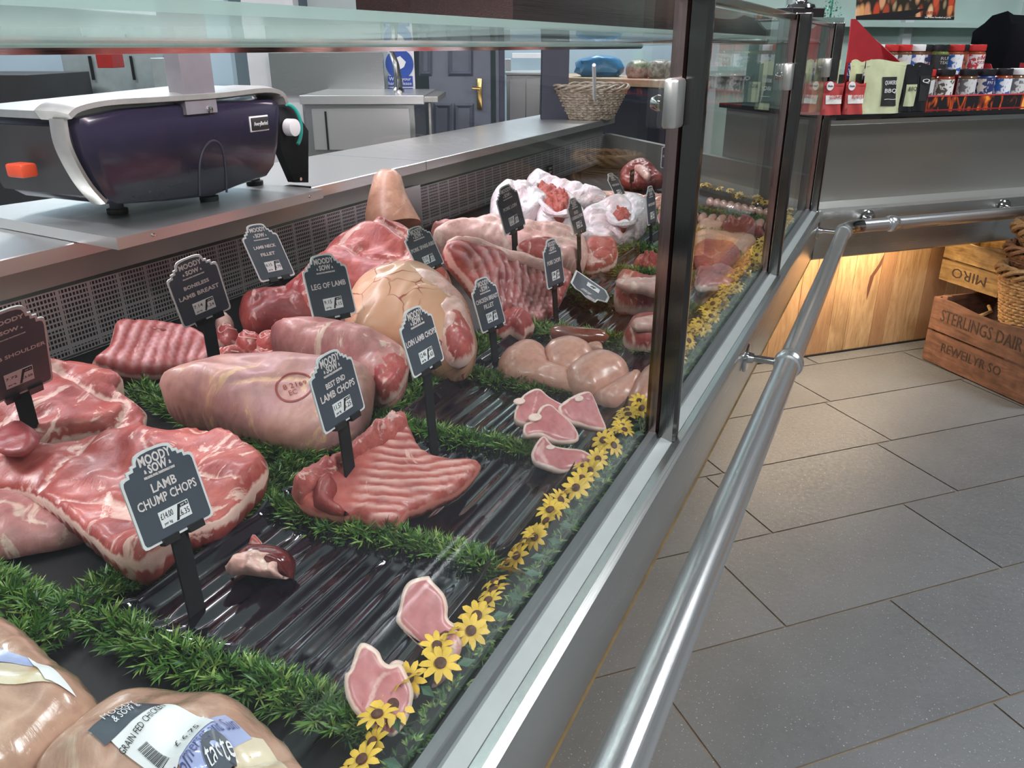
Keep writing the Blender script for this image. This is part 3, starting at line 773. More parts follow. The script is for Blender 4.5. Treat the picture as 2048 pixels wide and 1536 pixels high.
o = bx(-200, 150, 110, 420, 3.3, .5, 'dark_appliance', M['rubber']); tag(o, 'dark appliance at the far left behind the scale', 'appliance')
o = bx(500, -900, 530, 420, 3.75, .1, 'pillar_white', M['paper']); o.name = 'trim_5'; struct(o)
# opening with steel cupboard and pale wall
ob = bx(990, -600, 1500, 500, 6.0, .05, 'wall_beyond', M['wall_blue']); struct(ob)
sb = empty('steel_cabinet', tuple(pt(1048, 300, 4.9)[:2]) + (0,), label='low stainless cabinet seen through the doorway beside the grey door', cat='cabinet')
bx(1010, 145, 1086, 150, 4.85, .5, 'top', M['steel'], sb); bx(1013, 150, 1082, 486, 4.9, .4, 'body', M['steel_fine'], sb)
bx(1020, 158, 1050, 300, 4.895, .006, 'door', M['steel'], sb); bx(1053, 158, 1078, 300, 4.895, .006, 'door', M['steel'], sb)
o = bx(1010, 118, 1022, 142, 4.8, .06, 'dispenser', M['paper']); tag(o, 'white dispenser on the low stainless cabinet', 'dispenser')
o = bx(1024, 106, 1100, 117, 5.9, .02, 'wall_strip', M['paper']); struct(o); o.name = 'trim_6'
# shelf with bags
sf = empty('back_shelf', tuple(pt(1250, 160, 4.6)), label='long wooden topped shelf against the wall with bags and packs on it', cat='shelf')
sw_ = plain('pale_wood_shelf', (.42, .30, .19), .5, var=.2)
p0, p1 = pt(1132, 139, 4.5), pt(1380, 152, 4.1)
zs_ = p0[2]
c0_ = [pt(1131, 143, 4.3), pt(1420, 160, 3.75), pt(1420, 160, 3.75) + F0 * .7, pt(1131, 143, 4.3) + F0 * .7]
zsh = .905
MB().prism([(p[0], p[1], zsh - .03) for p in c0_], (0, 0, 1), .03).obj('shelf_board', sw_, sf)
MB().prism([(p[0], p[1], .05) for p in [q + F0 * .03 for q in c0_[:2]] + [q - F0 * .03 for q in c0_[2:]]], (0, 0, 1), .82).obj('counter_body', M['navy_paint'], sf)
def crumple(name, c, d, mat, label, cat, group=None, seed=1, rz=0, sub=3, amt=.22):
    bm = bmesh.new(); bmesh.ops.create_icosphere(bm, subdivisions=sub, radius=1)
    r = random.Random(seed); off = [r.uniform(-9, 9) for _ in range(3)]
    from mathutils import noise as mn
    for v in bm.verts:
        q = v.co.copy(); k = 1 + amt * mn.noise(q * 2.2 + Vector(off)) + amt * .5 * mn.noise(q * 5 + Vector(off))
        q = Vector([math.copysign(abs(t) ** .75, t) for t in q]) * k
        q.z = max(q.z, -.8)
        v.co = Vector((q.x * d[0] / 2, q.y * d[1] / 2, (q.z + .8) * d[2] / 1.8)); 
    bm.verts.index_update()
    m = MB(); cr, sr = math.cos(rz), math.sin(rz)
    m.add([(c[0] + v.co.x * cr - v.co.y * sr, c[1] + v.co.x * sr + v.co.y * cr, c[2] + v.co.z) for v in bm.verts], [[v.index for v in f.verts] for f in bm.faces]); bm.free()
    o = m.obj(name, mat, None, True); return tag(o, label, cat, group)
p = pt(1200, 139, 4.45); crumple('plastic_bag', (p[0], p[1], zsh), (.24, .17, .10), M['blue_bag'], 'bunched blue plastic bag on the back shelf', 'bag', rz=AZ, seed=3)
wrap = plain('wrapped_pack_film', (.27, .26, .22), .3, var=.6, scale=60, bump=.8)
for i, (px, lb) in enumerate([(1277, 'left of three'), (1318, 'middle one of three'), (1352, 'right of three')]):
    p = pt(px, 145, 4.25 - i * .06); crumple('wrapped_pack', (p[0], p[1], zsh), (.12, .12, .085), wrap, lb + ' film wrapped brown packs on the back shelf', 'pack', 'wrapped packs on the back shelf', rz=AZ, seed=20 + i, amt=.1)
p = pt(1382, 130, 4.0); box('paper_sheet', (p[0], p[1], 1.0), (.12, .004, .12), M['paper'], None, rz=AZ, b=0); tag(COL.objects['paper_sheet'], 'white paper notice standing on the back shelf', 'notice')
COL.objects['paper_sheet'].location.z = -.035
# pen-like label holder clipped to basket, wicker basket on the worktop
def wicker_mat(name, a, b):
    t = NT(name); v = t.coord(); f = t.noise(v, 60, 4, .5); f2 = t.noise(v, 9, 2)
    c = t.ramp(f, [(.3, a), (.7, b)]); c = t.mix(.4, c, t.ramp(f2, [(.3, (.5, .4, .3)), (.7, (1, 1, 1))]), 'MULTIPLY')
    t.set(Base_Color=c, Roughness=.5); t.bump(f, .2, .002); return t.m
wick = wicker_mat('honey_wicker', (.30, .15, .055), (.62, .38, .17)); wick_g = wicker_mat('grey_wicker', (.22, .17, .12), (.50, .42, .33)); wick_d = wicker_mat('dark_wicker', (.20, .09, .04), (.40, .20, .09))
def basket(name, c, r0, r1, h, mat, label, rows=14, stakes=26, sq=1.0, rz=0.0, rim_r=.011, cat='basket', group=None, tilt=None, sides=5):
    e = empty(name, c, 0, label, cat, group)
    def P(a, r, z):
        x, y = r * math.cos(a), r * sq * math.sin(a); cr, sr = math.cos(rz), math.sin(rz)
        q = Vector((x * cr - y * sr, x * sr + y * cr, z))
        if tilt: q = Matrix.Rotation(tilt[0], 3, Vector(tilt[1])) @ q
        return (c[0] + q.x, c[1] + q.y, c[2] + q.z)
    m = MB(); N_ = stakes * 4
    for k in range(rows):
        z = h * (k + .5) / rows; r = r0 + (r1 - r0) * z / h
        m.tube([P(2 * math.pi * i / N_, r + .0035 * math.cos(math.pi * (i / 2 + k) ) * 1.0, z + .001 * math.sin(i * 1.7 + k)) for i in range(N_ + 1)], h / rows * .52, sides, cap=False)
    m.obj('weave', mat, e, True)
    m = MB()
    for k in range(stakes):
        a = 2 * math.pi * k / stakes
        m.tube([P(a, r0, 0), P(a, r1, h)], .0035, 5)
    m.obj('stakes', mat, e, True)
    m = MB()
    for j in range(3):
        m.tube([P(2 * math.pi * i / 90, r1 + rim_r * math.cos(i * .42 + j * 2.1), h + rim_r * (1 + math.sin(i * .42 + j * 2.1))) for i in range(91)], rim_r * .55, 6, cap=False)
    m.obj('rim', mat, e, True)
    m = MB()
    for j in range(1):
        m.tube([P(2 * math.pi * i / 90, r0 + rim_r * .6 * math.cos(i * .5 + j * 3.1), rim_r * .7 * (1 + math.sin(i * .5 + j * 3.1))) for i in range(91)], rim_r * .45, 5, cap=False)
    m.obj('foot_border', mat, e, True)
    m = MB(); v = [P(2 * math.pi * i / 40, r0 * .99, .008) for i in range(40)]
    m.add(v, [tuple(range(40))]); m.obj('base', mat, e)
    return e
q = at(1215, 275, .75)
basket('wicker_basket', (-1.30, 3.60, .7515), .105, .165, .125, wick_g, 'greyed wicker basket standing on the far end of the staff worktop', rows=12, stakes=24, rim_r=.009)
pn = pt(1191, 165, 3.1)
o = MB().tube([(-1.27, 3.60, .762), tuple(atd(1188, 130, 3.42))], .0075, 10).obj('marker_pen', M['paper'], None, True); tag(o, 'white marker pen sticking up out of the greyed wicker basket', 'pen')
# ------------------------------------------------------------ goods on the side counter
ZS = zz(.187)
nn_ = np.array(fp(1, 0, 0)); ss_ = np.array(fp(0, 1, 0))
def ns_(px, py, n, z=None):
    """point on the upright plane at offset n from the photo"""
    return atn(px, py, np.array(fp(n, 0, 0)), nn_)
def s_of(p): return S45 * (p[0] + p[1])
YAWF = math.radians(45)
jar_cache = {}
def copy_thing(root, loc, rz=None, label=None, group=None):
    r = root.copy(); COL.objects.link(r); r.location = tuple(map(float, loc))
    if rz is not None: r.rotation_euler = (0, 0, rz)
    if label: r['label'] = label
    if group: r['group'] = group
    for ch in list(root.children):
        c = ch.copy(); COL.objects.link(c); c.parent = r
        for g in ch.children:
            d = g.copy(); COL.objects.link(d); d.parent = c
    return r
def label_mat(name, a, b, scale=60):
    t = NT(name); v = t.coord((1, 1, 1)); f = t.noise(v, scale, 2, .5)
    t.set(Base_Color=t.ramp(f, [(.50, a), (.56, b)]), Roughness=.45); return t.m
def jar(loc, lidm, bodym, labm, label, words=None, wcol=None, r=.0285, h=.100, rz=None):
    """a spice jar facing the shopper; built standing at the origin, then moved"""
    e = empty('spice_jar', (0, 0, 0), label=label, cat='jar', group=None)
    MB().lathe([(0, 0), (r * .93, 0), (r, .004), (r, h * .74), (r * .82, h * .80), (r * .82, h * .84), (0, h * .84)], n=24).obj('glass_body', bodym, e, True)
    MB().lathe([(r * .93, h * .81), (r * .95, h * .83), (r * .95, h * .985), (r * .9, h), (0, h)], n=24).obj('lid', lidm, e, True)
    # label wraps the front 240 degrees
    m = MB(); v = []; K = 20
    for i in range(K + 1):
        a = -math.pi / 2 + math.radians(-115 + 230 * i / K); v += [(1.012 * r * math.cos(a), 1.012 * r * math.sin(a), h * .10), (1.012 * r * math.cos(a), 1.012 * r * math.sin(a), h * .70)]
    m.add(v, [(2 * i, 2 * i + 2, 2 * i + 3, 2 * i + 1) for i in range(K)])
    lb = mesh_obj('label_wrap', m.v, m.f, labm, e, True)
    if words:
        for i, wd in enumerate(words):
            t = text('lettering', wd, .013, wcol or M['paper'], lb, (0, 0, 0), (1, 0, 0), (0, 1, 0), width=min(.034, .011 * len(wd)))
            for v_ in t.data.vertices:
                x, y, z = v_.co; a = -math.pi / 2 + x / r
                v_.co = (r * 1.03 * math.cos(a) + 0, r * 1.03 * math.sin(a), h * .58 - i * .0125 + y)
    e.location = tuple(map(float, loc)); e.rotation_euler = (0, 0, YAWF if rz is None else rz)
    return e
bx_ = plain
JM = dict(red=plain('rub_red_powder', (.25, .05, .02), .15, var=.3, coat=.6), brown=plain('rub_brown_powder', (.13, .06, .03), .15, var=.3, coat=.6), green=plain('rub_green_herb', (.14, .17, .05), .15, var=.5, scale=120, coat=.6),
          navy=plain('label_navy', (.02, .03, .12), .4), blk=plain('label_black', (.02, .02, .02), .4), wht=plain('label_white', (.7, .7, .7), .4))
LM = dict(art1=label_mat('label_dog_art', (.7, .7, .68), (.08, .07, .06), 70), art2=label_mat('label_blue_art', (.7, .72, .75), (.03, .12, .42), 60), art3=label_mat('label_red_art', (.68, .62, .62), (.45, .03, .05), 70),
          art4=label_mat('label_orange_art', (.5, .12, .05), (.12, .05, .03), 50), art5=label_mat('label_grey_art', (.55, .56, .56), (.12, .12, .13), 60), navyart=label_mat('label_navy_art', (.02, .03, .13), (.6, .55, .5), 60))
LID = dict(w=M['white'], r=M['red_lid'], k=M['black'])
# the two tier card stand
n0 = -2.075
stt = empty('spice_display_stand', fp(-2.2, 2.4, ZS), label='red two tier card display stand with a flame printed front full of spice jars', cat='display stand')
pL = ns_(1851, 200, n0); sL = s_of(pL); sR = sL + 1.05
ZT2 = ZS + .088      # upper tier floor
n1 = n0 - .075; n2 = n1 - .10
def slab(s0, s1, na, nb, z0, z1, name, mat, parent):
    a = [fp(na, s0, z0), fp(nb, s0, z0), fp(nb, s1, z0), fp(na, s1, z0)]
    return MB().prism(a, (0, 0, 1), z1 - z0).obj(name, mat, parent)
flame = NT('flame_print')
v = flame.coord((1, 1, 1)); 
f = flame.noise(flame.coord((1, 1, .35)), 34, 3, .9)
flame.set(Base_Color=flame.ramp(f, [(.52, (.012, .01, .012)), (.60, (.45, .06, .01)), (.68, (.85, .28, .03)), (.78, (.9, .6, .2))]), Roughness=.4)
slab(sL, sR, n0, n0 - .003, ZS, ZS + .040, 'front_panel', flame.m, stt)
slab(sL, sR, n0 + .0012, n0 - .003, ZS + .040, ZS + .044, 'front_lip', plain('red_lip', (.5, .05, .06), .5), stt)
slab(sL, sR, n0 + .0008, n0 - .002, ZS, ZS + .002, 'front_lip', M['red_card'], stt)
slab(sL, sR, n0 - .003, n2, ZS, ZS + .003, 'tray_floor', M['red_card'], stt)
slab(sL, sR, n1, n1 - .003, ZS, ZT2 + .012, 'riser', M['red_card'], stt)
sR2 = s_of(ns_(1984, 60, n1 - .034))
slab(sL - .16, sR2, n1, n2, ZT2, ZT2 + .003, 'tray_floor', M['red_card'], stt)
for s_ in (sL, sL - .0):
    MB().prism([fp(n0, s_, ZS), fp(n0, s_, ZS + .044), fp(n1, s_, ZT2 + .02), fp(n2, s_, ZT2 + .02), fp(n2, s_, ZS)], ss_, .0025).obj('side_panel', M['red_card'], stt)
sU = sL - .165
MB().prism([fp(n1 + .055, sU + .155, ZS + .085), fp(n1 - .0, sU, ZS + .205), fp(n2 - .01, sU, ZS + .205), fp(n2 - .01, sU, ZS + .07)], ss_, .0025).obj('side_panel', M['red_card'], stt)
slab(sU, sR2, n2 - .012, n2 - .015, ZS, ZS + .19, 'back_panel', M['red_card'], stt)
MB().prism([ns_(x, y, n1 + .006) for x, y in [(1703, 38), (1712, 38), (1788, 119), (1788, 125), (1694, 125)]], -nn_, .003).obj('side_wing', M['red_card'], stt)
for k in (.24, .50, .74):
    MB().prism([fp(n1 + .03, sU + k, ZT2 - .01), fp(n1 - .01, sU + k, ZT2 + .045), fp(n2, sU + k, ZT2 + .045), fp(n2, sU + k, ZT2)], ss_, .0025).obj('divider', M['red_card'], stt)
# header board with a printed grill picture
hdm = NT('barbecue_print')
vor = hdm.add('ShaderNodeTexVoronoi'); vor.inputs['Scale'].default_value = 38; hdm.link(hdm.coord((1, 1, .5), (0, .6, .4)), vor.inputs[0])
hdm.set(Base_Color=hdm.mix(hdm.ramp(vor.outputs['Distance'], [(.35, 0.0), (.6, 1.0)]), hdm.ramp(vor.outputs['Color'], [(.1, (.70, .45, .16)), (.35, (.45, .05, .02)), (.5, (.16, .06, .03)), (.65, (.66, .50, .28)), (.9, (.5, .09, .03))]), (.02, .015, .01)), Roughness=.4)
pa = [ns_(x, y, n2 - .02) for x, y in [(1712, 40), (1908, 40), (1918, -90), (1722, -90)]]
hb_ = MB().prism(pa, -nn_, .005).obj('header_board', hdm.m, stt)
pb = [ns_(x, y, n2 - .0195) for x, y in [(1712, 40), (1908, 40), (1909, 34), (1818, 34), (1856, 16), (1712, 32)]]
MB().prism(pb, -nn_, .0008).obj('header_foot', M['black'], stt)
text('lettering', 'CAUTION', .014, M['red_lid'], hb_, ns_(1862, 26, n2 - .0188), ss_, (0, 0, 1), width=.045)
text('lettering', 'hot when handled on grills', .007, M['paper'], hb_, ns_(1876, 35, n2 - .0185), ss_, (0, 0, 1), width=.11)
# jars: lower row (px centre, lid, body, label, words, label text)
low = [(1802, 'r', 'brown', 'art5', None, 'red lidded spice jar at the left end of the lower row, half hidden by pouches'),
       (1843, 'r', 'brown', 'art5', None, 'red lidded spice jar left of the flame printed tray'),
       (1882, 'k', 'red', 'art1', None, 'black lidded spice jar with a dog drawing, first in the flame printed tray'),
       (1926, 'k', 'brown', 'art5', None, 'black lidded jar with a grey portrait label in the lower row'),
       (1962, 'k', 'navy', 'navyart', ['PIT'], 'black lidded navy jar reading PIT in the lower row'),
       (1996, 'k', 'red', 'art2', None, 'black lidded jar with blue artwork in the lower row'),
       (2025, 'w', 'brown', 'art5', ['BUTT'], 'white lidded jar with a pale label near the right end of the lower row'),
       (2055, 'k', 'red', 'art4', ['SWEET', 'BUNS'], 'jar with orange and white label at the right picture edge')]
for px, l, b, la, wd, lab in low:
    p = ns_(px, 200, n0 - .038); s_ = s_of(p)
    z = ZS + .0035 if s_ > sL + .02 else ZS + .0035
    jar(fp(n0 - .038 - (0 if s_ > sL + .02 else .06) , s_, z + (0.016)), LID[l], JM[b], LM[la], lab, wd, M['ink'] if la != 'navyart' else None)
slab(sU + .02, sR, n0 - .008, n1 + .001, ZS + .003, ZS + .0185, 'jar_step', M['red_card'], stt)
up = [(1725, 'w', 'navy', 'navyart', None, 'white lidded navy spice jar at the far left of the upper row'),
      (1755, 'w', 'navy', 'navyart', ["PIG'N", 'RUB'], 'white lidded navy jar reading PIG and RUB in the upper row'),
      (1783, 'r', 'brown', 'art5', None, 'red lidded dark jar next to the navy jars in the upper row'),
      (1811, 'r', 'brown', 'art5', None, 'red lidded jar with a mostly white label, upper row'),
      (1838, 'w', 'brown', 'art2', None, 'white lidded jar with a pale blue label in the upper row'),
      (1862, 'k', 'brown', 'navyart', None, 'black lidded dark jar between the pale blue and the green jar'),
      (1886, 'k', 'green', None, ['RUF', 'TEAG'], 'black lidded green herb jar in the upper row'),
      (1916, 'r', 'red', 'art2', None, 'red lidded jar with two blue figures in the upper row'),
      (1938, 'k', 'red', 'art4', None, 'black lidded orange jar squeezed behind the barbecue rub jar'),
      (1960, 'r', 'red', 'art3', ['BBQ', 'RUB'], 'red lidded jar reading BBQ RUB at the right end of the upper row')]
for i, (px, l, b, la, wd, lab) in enumerate(up):
    nj = n1 - .034 - (.03 if px in (1862, 1938) else 0)
    p = ns_(px, 70, nj); s_ = s_of(p)
    jar(fp(nj, s_, ZT2 + .0035), LID[l], JM[b], LM[la] if la else JM['blk'], lab, wd, M['red_lid'] if la == 'art3' else None)
# pouches
def pouch(px0, px1, pyt, pyb, n, mat, label, name='stand_up_pouch', labm=None, lrect=(.3, .22, .82, .75), words=None, t=.028, wmat=None):
    a = ns_(px0, pyb, n); b = ns_(px1, pyb, n); c = ns_(px0, pyt, n)
    s0, s1 = s_of(a), s_of(b); w = s1 - s0; h = c[2] - ZS
    e = empty(name, fp(n, (s0 + s1) / 2, ZS), label=label, cat='pouch')
    K, R_ = 10, 12; v = []; f = []
    for side in (1, -1):
        for j in range(R_ + 1):
            for i in range(K + 1):
                u, q = i / K, j / R_
                th = t * (1 - q) ** .8 * math.sin(math.pi * u) ** .5 + .0015
                wv = .004 * math.sin(9 * u + 5 * q + px0) * (1 - q)
                v.append(fp(n + side * th + (wv if side > 0 else 0), s0 + w * u * (1 - .05 * math.sin(math.pi * q)) + w * .025 * math.sin(math.pi * q), ZS + .0005 + h * q + .004 * math.sin(6 * u) * (q > .9)))
    B_ = (K + 1) * (R_ + 1)
    for sd in (0, 1):
        for j in range(R_):
            for i in range(K):
                k = sd * B_ + j * (K + 1) + i; q_ = (k, k + 1, k + K + 2, k + K + 1); f.append(q_ if sd == 0 else q_[::-1])
    def brd(k0, k1): f.append((k0, k1, k1 + B_, k0 + B_))
    for i in range(K): brd(i, i + 1); brd(R_ * (K + 1) + i + 1, R_ * (K + 1) + i)
    for j in range(R_): brd((j + 1) * (K + 1), j * (K + 1)); brd(j * (K + 1) + K, (j + 1) * (K + 1) + K)
    m = MB().add(v, f); m.obj('bag', mat, e, True)
    MB().prism([fp(n + .004, s0 + .004, ZS + h * .90), fp(n + .004, s1 - .004, ZS + h * .90), fp(n + .004, s1 - .004, ZS + h * .925), fp(n + .004, s0 + .004, ZS + h * .925)], -nn_, .006).obj('seal', mat, e)
    if labm is not None:
        u0, q0, u1, q1 = lrect
        m = MB(); v = []
        for j in range(7):
            for i in range(7):
                u = u0 + (u1 - u0) * i / 6; q = q0 + (q1 - q0) * j / 6
                th = t * (1 - q) ** .8 * math.sin(math.pi * u) ** .5 + .0035 + .004 * math.sin(9 * u + 5 * q + px0) * (1 - q)
                v.append(fp(n + th, s0 + w * u, ZS + h * q))
        m.add(v, [(j * 7 + i, j * 7 + i + 1, j * 7 + i + 8, j * 7 + i + 7) for j in range(6) for i in range(6)])
        lb = mesh_obj('front_label', m.v, m.f, labm, e, True)
        for k, wd in enumerate(words or []):
            qq = q1 - (q1 - q0) * (.2 + .28 * k)
            text('lettering', wd, .016, wmat or M['paper'], lb, np.array(fp(n + t * (1 - qq) ** .8 + .0075, s0 + w * (u0 + u1) / 2, ZS + h * qq)), ss_, (0, 0, 1), width=w * (u1 - u0) * .75)
    return e
cream = plain('cream_pouch_foil', (.62, .66, .42), .28, .25, .08, coat=.3, bump=.3)
blkp = plain('black_pouch_foil', (.012, .012, .014), .2, 0, .2, coat=.5, bump=.3)
redp = plain('dark_red_pack', (.42, .05, .05), .4)
pouch(1812, 1850, 128, 224, n0 + .005, blkp, 'black stand up pouch right of the cream ones, against the red stand', labm=JM['blk'], t=.018, words=['Q'])
pouch(1794, 1824, 132, 224, n0 + .010, blkp, 'narrow black pouch with a cream label squeezed behind the big cream pouch', labm=cream, lrect=(.15, .12, .85, .6), t=.016, words=['BBQ'], wmat=M['ink'])
pouch(1717, 1796, 122, 227, n0 + .038, cream, 'large cream foil pouch with a black label in front of the red stand', labm=JM['blk'], lrect=(.36, .15, .74, .70), words=['QUAKERS', 'BBQ', '~'])
pouch(1722, 1742, 122, 224, n0 - .012, cream, 'cream pouch behind the large cream pouch', t=.02)
pouch(1690, 1716, 122, 215, n0 - .05, cream, 'cream pouch at the left, behind the red heart topped packs', labm=JM['blk'], t=.02)
pouch(1618, 1668, 120, 222, n0 + .0, cream, 'tall cream pouch with a slanted black stripe, seen through the counter glass', labm=JM['blk'], lrect=(.45, .1, .6, .75))
redlab = plain('rub_pack_label', (.75, .73, .7), .45)
def shaped(px0, px1, lab, nm):
    e = pouch(px0, px1, 166, 226, n0 + .045, redp, lab, 'rub_packet', redlab, (.1, .35, .9, .62), [nm], .014, M['red_lid'])
    cxp = (px0 + px1) / 2
    p = ns_(cxp, 172, n0 + .062); q = nn_ 
    qm = Vector(tuple(nn_)).to_track_quat('Z', 'Y').to_matrix()
    d_ = MB().lathe([(0, 0), (.012, 0), (.012, .002), (0, .002)], c=tuple(p), n=24, M3=qm).obj('round_badge', M['paper'], e)
    text('lettering', 'Shake', .008, M['ink'], d_, np.array(p) + nn_ * .0028, ss_, (0, 0, 1), width=.019)
    return e
shaped(1640, 1680, 'red rub packet with white badge, left of the pair by the counter glass', 'GLUTEN FREE')
shaped(1684, 1723, 'red BBQ hot rub packet with white round badge, right of the pair', 'BBQ HOT RUB')
o = slab(s_of(ns_(1612, 235, -2.03)), s_of(ns_(1645, 235, -2.03)), -2.03, -2.06, ZS + .001, ZS + .008, 'ticket_rail', M['steel'], None); tag(o, 'small steel ticket holder on the black side counter top', 'ticket holder')
# things beyond the stand
bg = empty('chiller_cabinet', fp(-3.2, 3.2, 0), label='pale aqua glazed chiller cabinet standing behind the side counter', cat='cabinet')
slab(2.1, 5.5, -3.3, -3.34, 0, 1.75, 'back_glazing', M['aqua'], bg)
for s_ in (2.1, 2.5, 3.15, 3.9): slab(s_, s_ + .05, -3.27, -3.31, .0, 1.75, 'upright', M['wall_pale'], bg)
for z_ in (.93, 1.13): slab(2.1, 5.5, -3.2, -3.31, z_, z_ + .02, 'shelf_edge', M['aqua'], bg)
p = atn(1995, 95, fp(-2.75, 0, 0), nn_); s_ = s_of(p)
slab(s_ - .02, s_ + .5, -2.7, -3.0, .0, ZS - .03, 'rear_table', M['steel_dark'], None); tag(COL.objects['rear_table'], 'low dark table behind the red stand carrying a coat', 'table')
o = crumple('dark_coat', fp(-2.8, s_ + .16, ZS - .029), (.28, .34, .34), plain('black_cloth', (.006, .006, .008), .9, spec=.1), 'black coat heaped behind the spice stand at the right', 'coat', seed=9, rz=YAWF)
for k in range(3):
    o = slab(s_ - .01 + k * .085, s_ + .065 + k * .085, -2.32, -2.37, ZS + .001, ZS + .165, 'green_packet', plain('lime_pack_%d' % k, [(.16, .42, .03), (.10, .30, .04), (.20, .46, .05)][k], .4), None)
    tag(o, ['lime green packet nearest the jars behind the stand', 'darker green packet between two lime ones', 'lime green packet at the right picture edge'][k], 'packet', None)
p = ns_(1600, 15, -2.25)
tro = empty('trophy', fp(-2.6, s_of(p), 0), label='chrome trophy on a black plinth above the corner post', cat='trophy')
q = atn(1601, 18, fp(-2.5, 0, 0), nn_)
MB().box((q[0], q[1], q[2] - .012), (.13, .09, .03), rz=YAWF, b=.002).obj('plinth', M['black'], tro)
MB().lathe([(.05, 0), (.045, .01), (.02, .02), (.015, .05), (.04, .08), (.05, .12), (0, .12)], c=(q[0], q[1], q[2] + .0035), n=24).obj('cup', M['chrome'], tro, True)
slab(s_of(q) - .12, s_of(q) + .12, -2.42, -2.6, ZS + .001, q[2] - .0275, 'glass_riser', M['shelf_glass'], None); tag(COL.objects['glass_riser'], 'glass riser carrying the chrome trophy', 'riser')
# sparkling tinsel tree
rr = random.Random(5); m = MB(); q = atn(1657, 60, fp(-2.75, 0, 0), nn_)
for k in range(260):
    a, h_ = rr.uniform(0, 6.28), rr.uniform(-.04, .26); r_ = .05 * (1 - (h_ + .04) / .36) * rr.uniform(.3, 1)
    c_ = np.array([q[0] + r_ * math.cos(a), q[1] + r_ * math.sin(a), q[2] + h_]); d_ = np.array([rr.uniform(-1, 1) for _ in range(3)]) * .006
    d2 = np.array([rr.uniform(-1, 1) for _ in range(3)]) * .006
    m.add([c_, c_ + d_, c_ + d_ + d2, c_ + d2], [(0, 1, 2, 3)])
m.tube([(q[0], q[1], ZS), (q[0], q[1], q[2] + .26)], .004, 6)
o = m.obj('tinsel_tree', plain('green_tinsel', (.12, .45, .30), .2, .7, .5, 200)); tag(o, 'small sparkling green tinsel tree behind the corner post', 'tinsel tree')

# ------------------------------------------------------------ crates and baskets on the floor
def old_wood(name, a, b):
    t = NT(name); v = t.coord((1, 1, 7)); f = t.noise(v, 9, 6, .8); f2 = t.noise(t.coord(), 26, 4)
    c = t.ramp(f, [(.3, a), (.68, b)]); c = t.mix(.55, c, t.ramp(f2, [(.35, (.45, .4, .38)), (.6, (1, 1, 1))]), 'MULTIPLY')
    t.set(Base_Color=c, Roughness=.62); t.bump(f, .35, .003); return t.m
cw = old_wood('old_red_brown_crate_wood', (.10, .045, .028), (.22, .105, .065)); cw2 = old_wood('old_yellow_crate_wood', (.20, .115, .04), (.42, .27, .11))
stencil = plain('faded_black_stencil', (.045, .025, .018), .8, var=.4, scale=60)
def crate(p1, dirx, L_, D_, H_, mat, label, words=(), gap=.008, flip=False, z0=0.0, name='wooden_crate'):
    """p1: lower front corner; dirx: along the front; the depth runs to its left (90 degrees counter-clockwise)"""
    d = np.array([dirx[0], dirx[1], 0.]); d /= np.linalg.norm(d); e_ = np.array([-d[1], d[0], 0.])
    o = empty(name, (p1[0], p1[1], z0), label=label, cat='crate')
    p1 = np.array([p1[0], p1[1], z0])
    def brd(a, b, w, z0_, z1_, nm):
        """board from a to b (offset along d, e)"""
        A_ = p1 + d * a[0] + e_ * a[1]; B_ = p1 + d * b[0] + e_ * b[1]
        tt = (B_ - A_) / np.linalg.norm(B_ - A_); nrm = np.array([-tt[1], tt[0], 0.])
        m = MB(); K = 12; vs = []
        for i in range(K + 1):
            q = A_ + (B_ - A_) * i / K
            dz = 0 if nm != 'front_slat_top' else -.012 * math.sin(math.pi * min(1, max(0, (i / K - .2) / .6)))
            dz0 = 0
            for (k, z_) in ((0, z0_), (w, z0_), (w, z1_ + dz), (0, z1_ + dz)): vs.append(q + nrm * k + np.array([0, 0, z_]))
        f = [(i * 4 + k, i * 4 + (k + 1) % 4, (i + 1) * 4 + (k + 1) % 4, (i + 1) * 4 + k) for i in range(K) for k in range(4)] + [(3, 2, 1, 0), (K * 4, K * 4 + 1, K * 4 + 2, K * 4 + 3)]
        return m.add(vs, f).obj('slat', mat, o)
    h2 = H_ / 2 - gap / 2; t_ = .011
    fr = []
    for (za, zb, nm) in ((.004, h2, 'f'), (h2 + gap, H_, 'front_slat_top')):
        fr.append(brd((0, 0), (L_, 0), t_, za, zb, nm)); brd((0, D_ - t_), (L_, D_ - t_), t_, za, zb, 'b')
    for a in (t_ * 1, L_ - t_ * 1):
        for (za, zb) in ((.004, h2), (h2 + gap, H_)):
            A_ = (a if a < L_ / 2 else a, t_); brd((A_[0], t_ + .0005), (A_[0], D_ - t_ - .0005), t_ * .95, za, zb, 's')
    for a in (t_ + .0125, L_ - t_ - .02):
        for b_ in (t_ + .0005, D_ - t_ - .024):
            q = p1 + d * (a + .01) + e_ * (b_ + .012)
            MB().box((q[0], q[1], z0 + H_ / 2 + .006), (.024, .022, H_ + .008), rz=math.atan2(d[1], d[0]), b=.002).obj('corner_post', mat, o)
    q = p1 + d * L_ / 2 + e_ * D_ / 2
    MB().box((q[0], q[1], z0 + .006), (L_ - .005, D_ - .005, .006), rz=math.atan2(d[1], d[0])).obj('base_board', mat, o)
    for (wd, u, zc, sz, wdt) in words:
        c = p1 + d * u - e_ * .0009 + np.array([0, 0, zc])
        text('stencilled_lettering', wd, sz, stencil, fr[0] if zc < h2 else fr[1], c, d if not flip else -d, (0, 0, 1) if not flip else (0, 0, -1), width=wdt, extr=.0003)
    return o
P1 = at(1843, 718, 0); P2 = at(2048, 812, 0)
dd = P2 - P1
cr1 = crate(P1, dd, .47, .36, .236, cw, 'dark red-brown bottle crate stencilled STERLINGS on the floor by the oak boards', [('STERLINGS DAIRY', .225, .180, .062, .36), ('REWEILYR SO', .20, .072, .045, .25)])
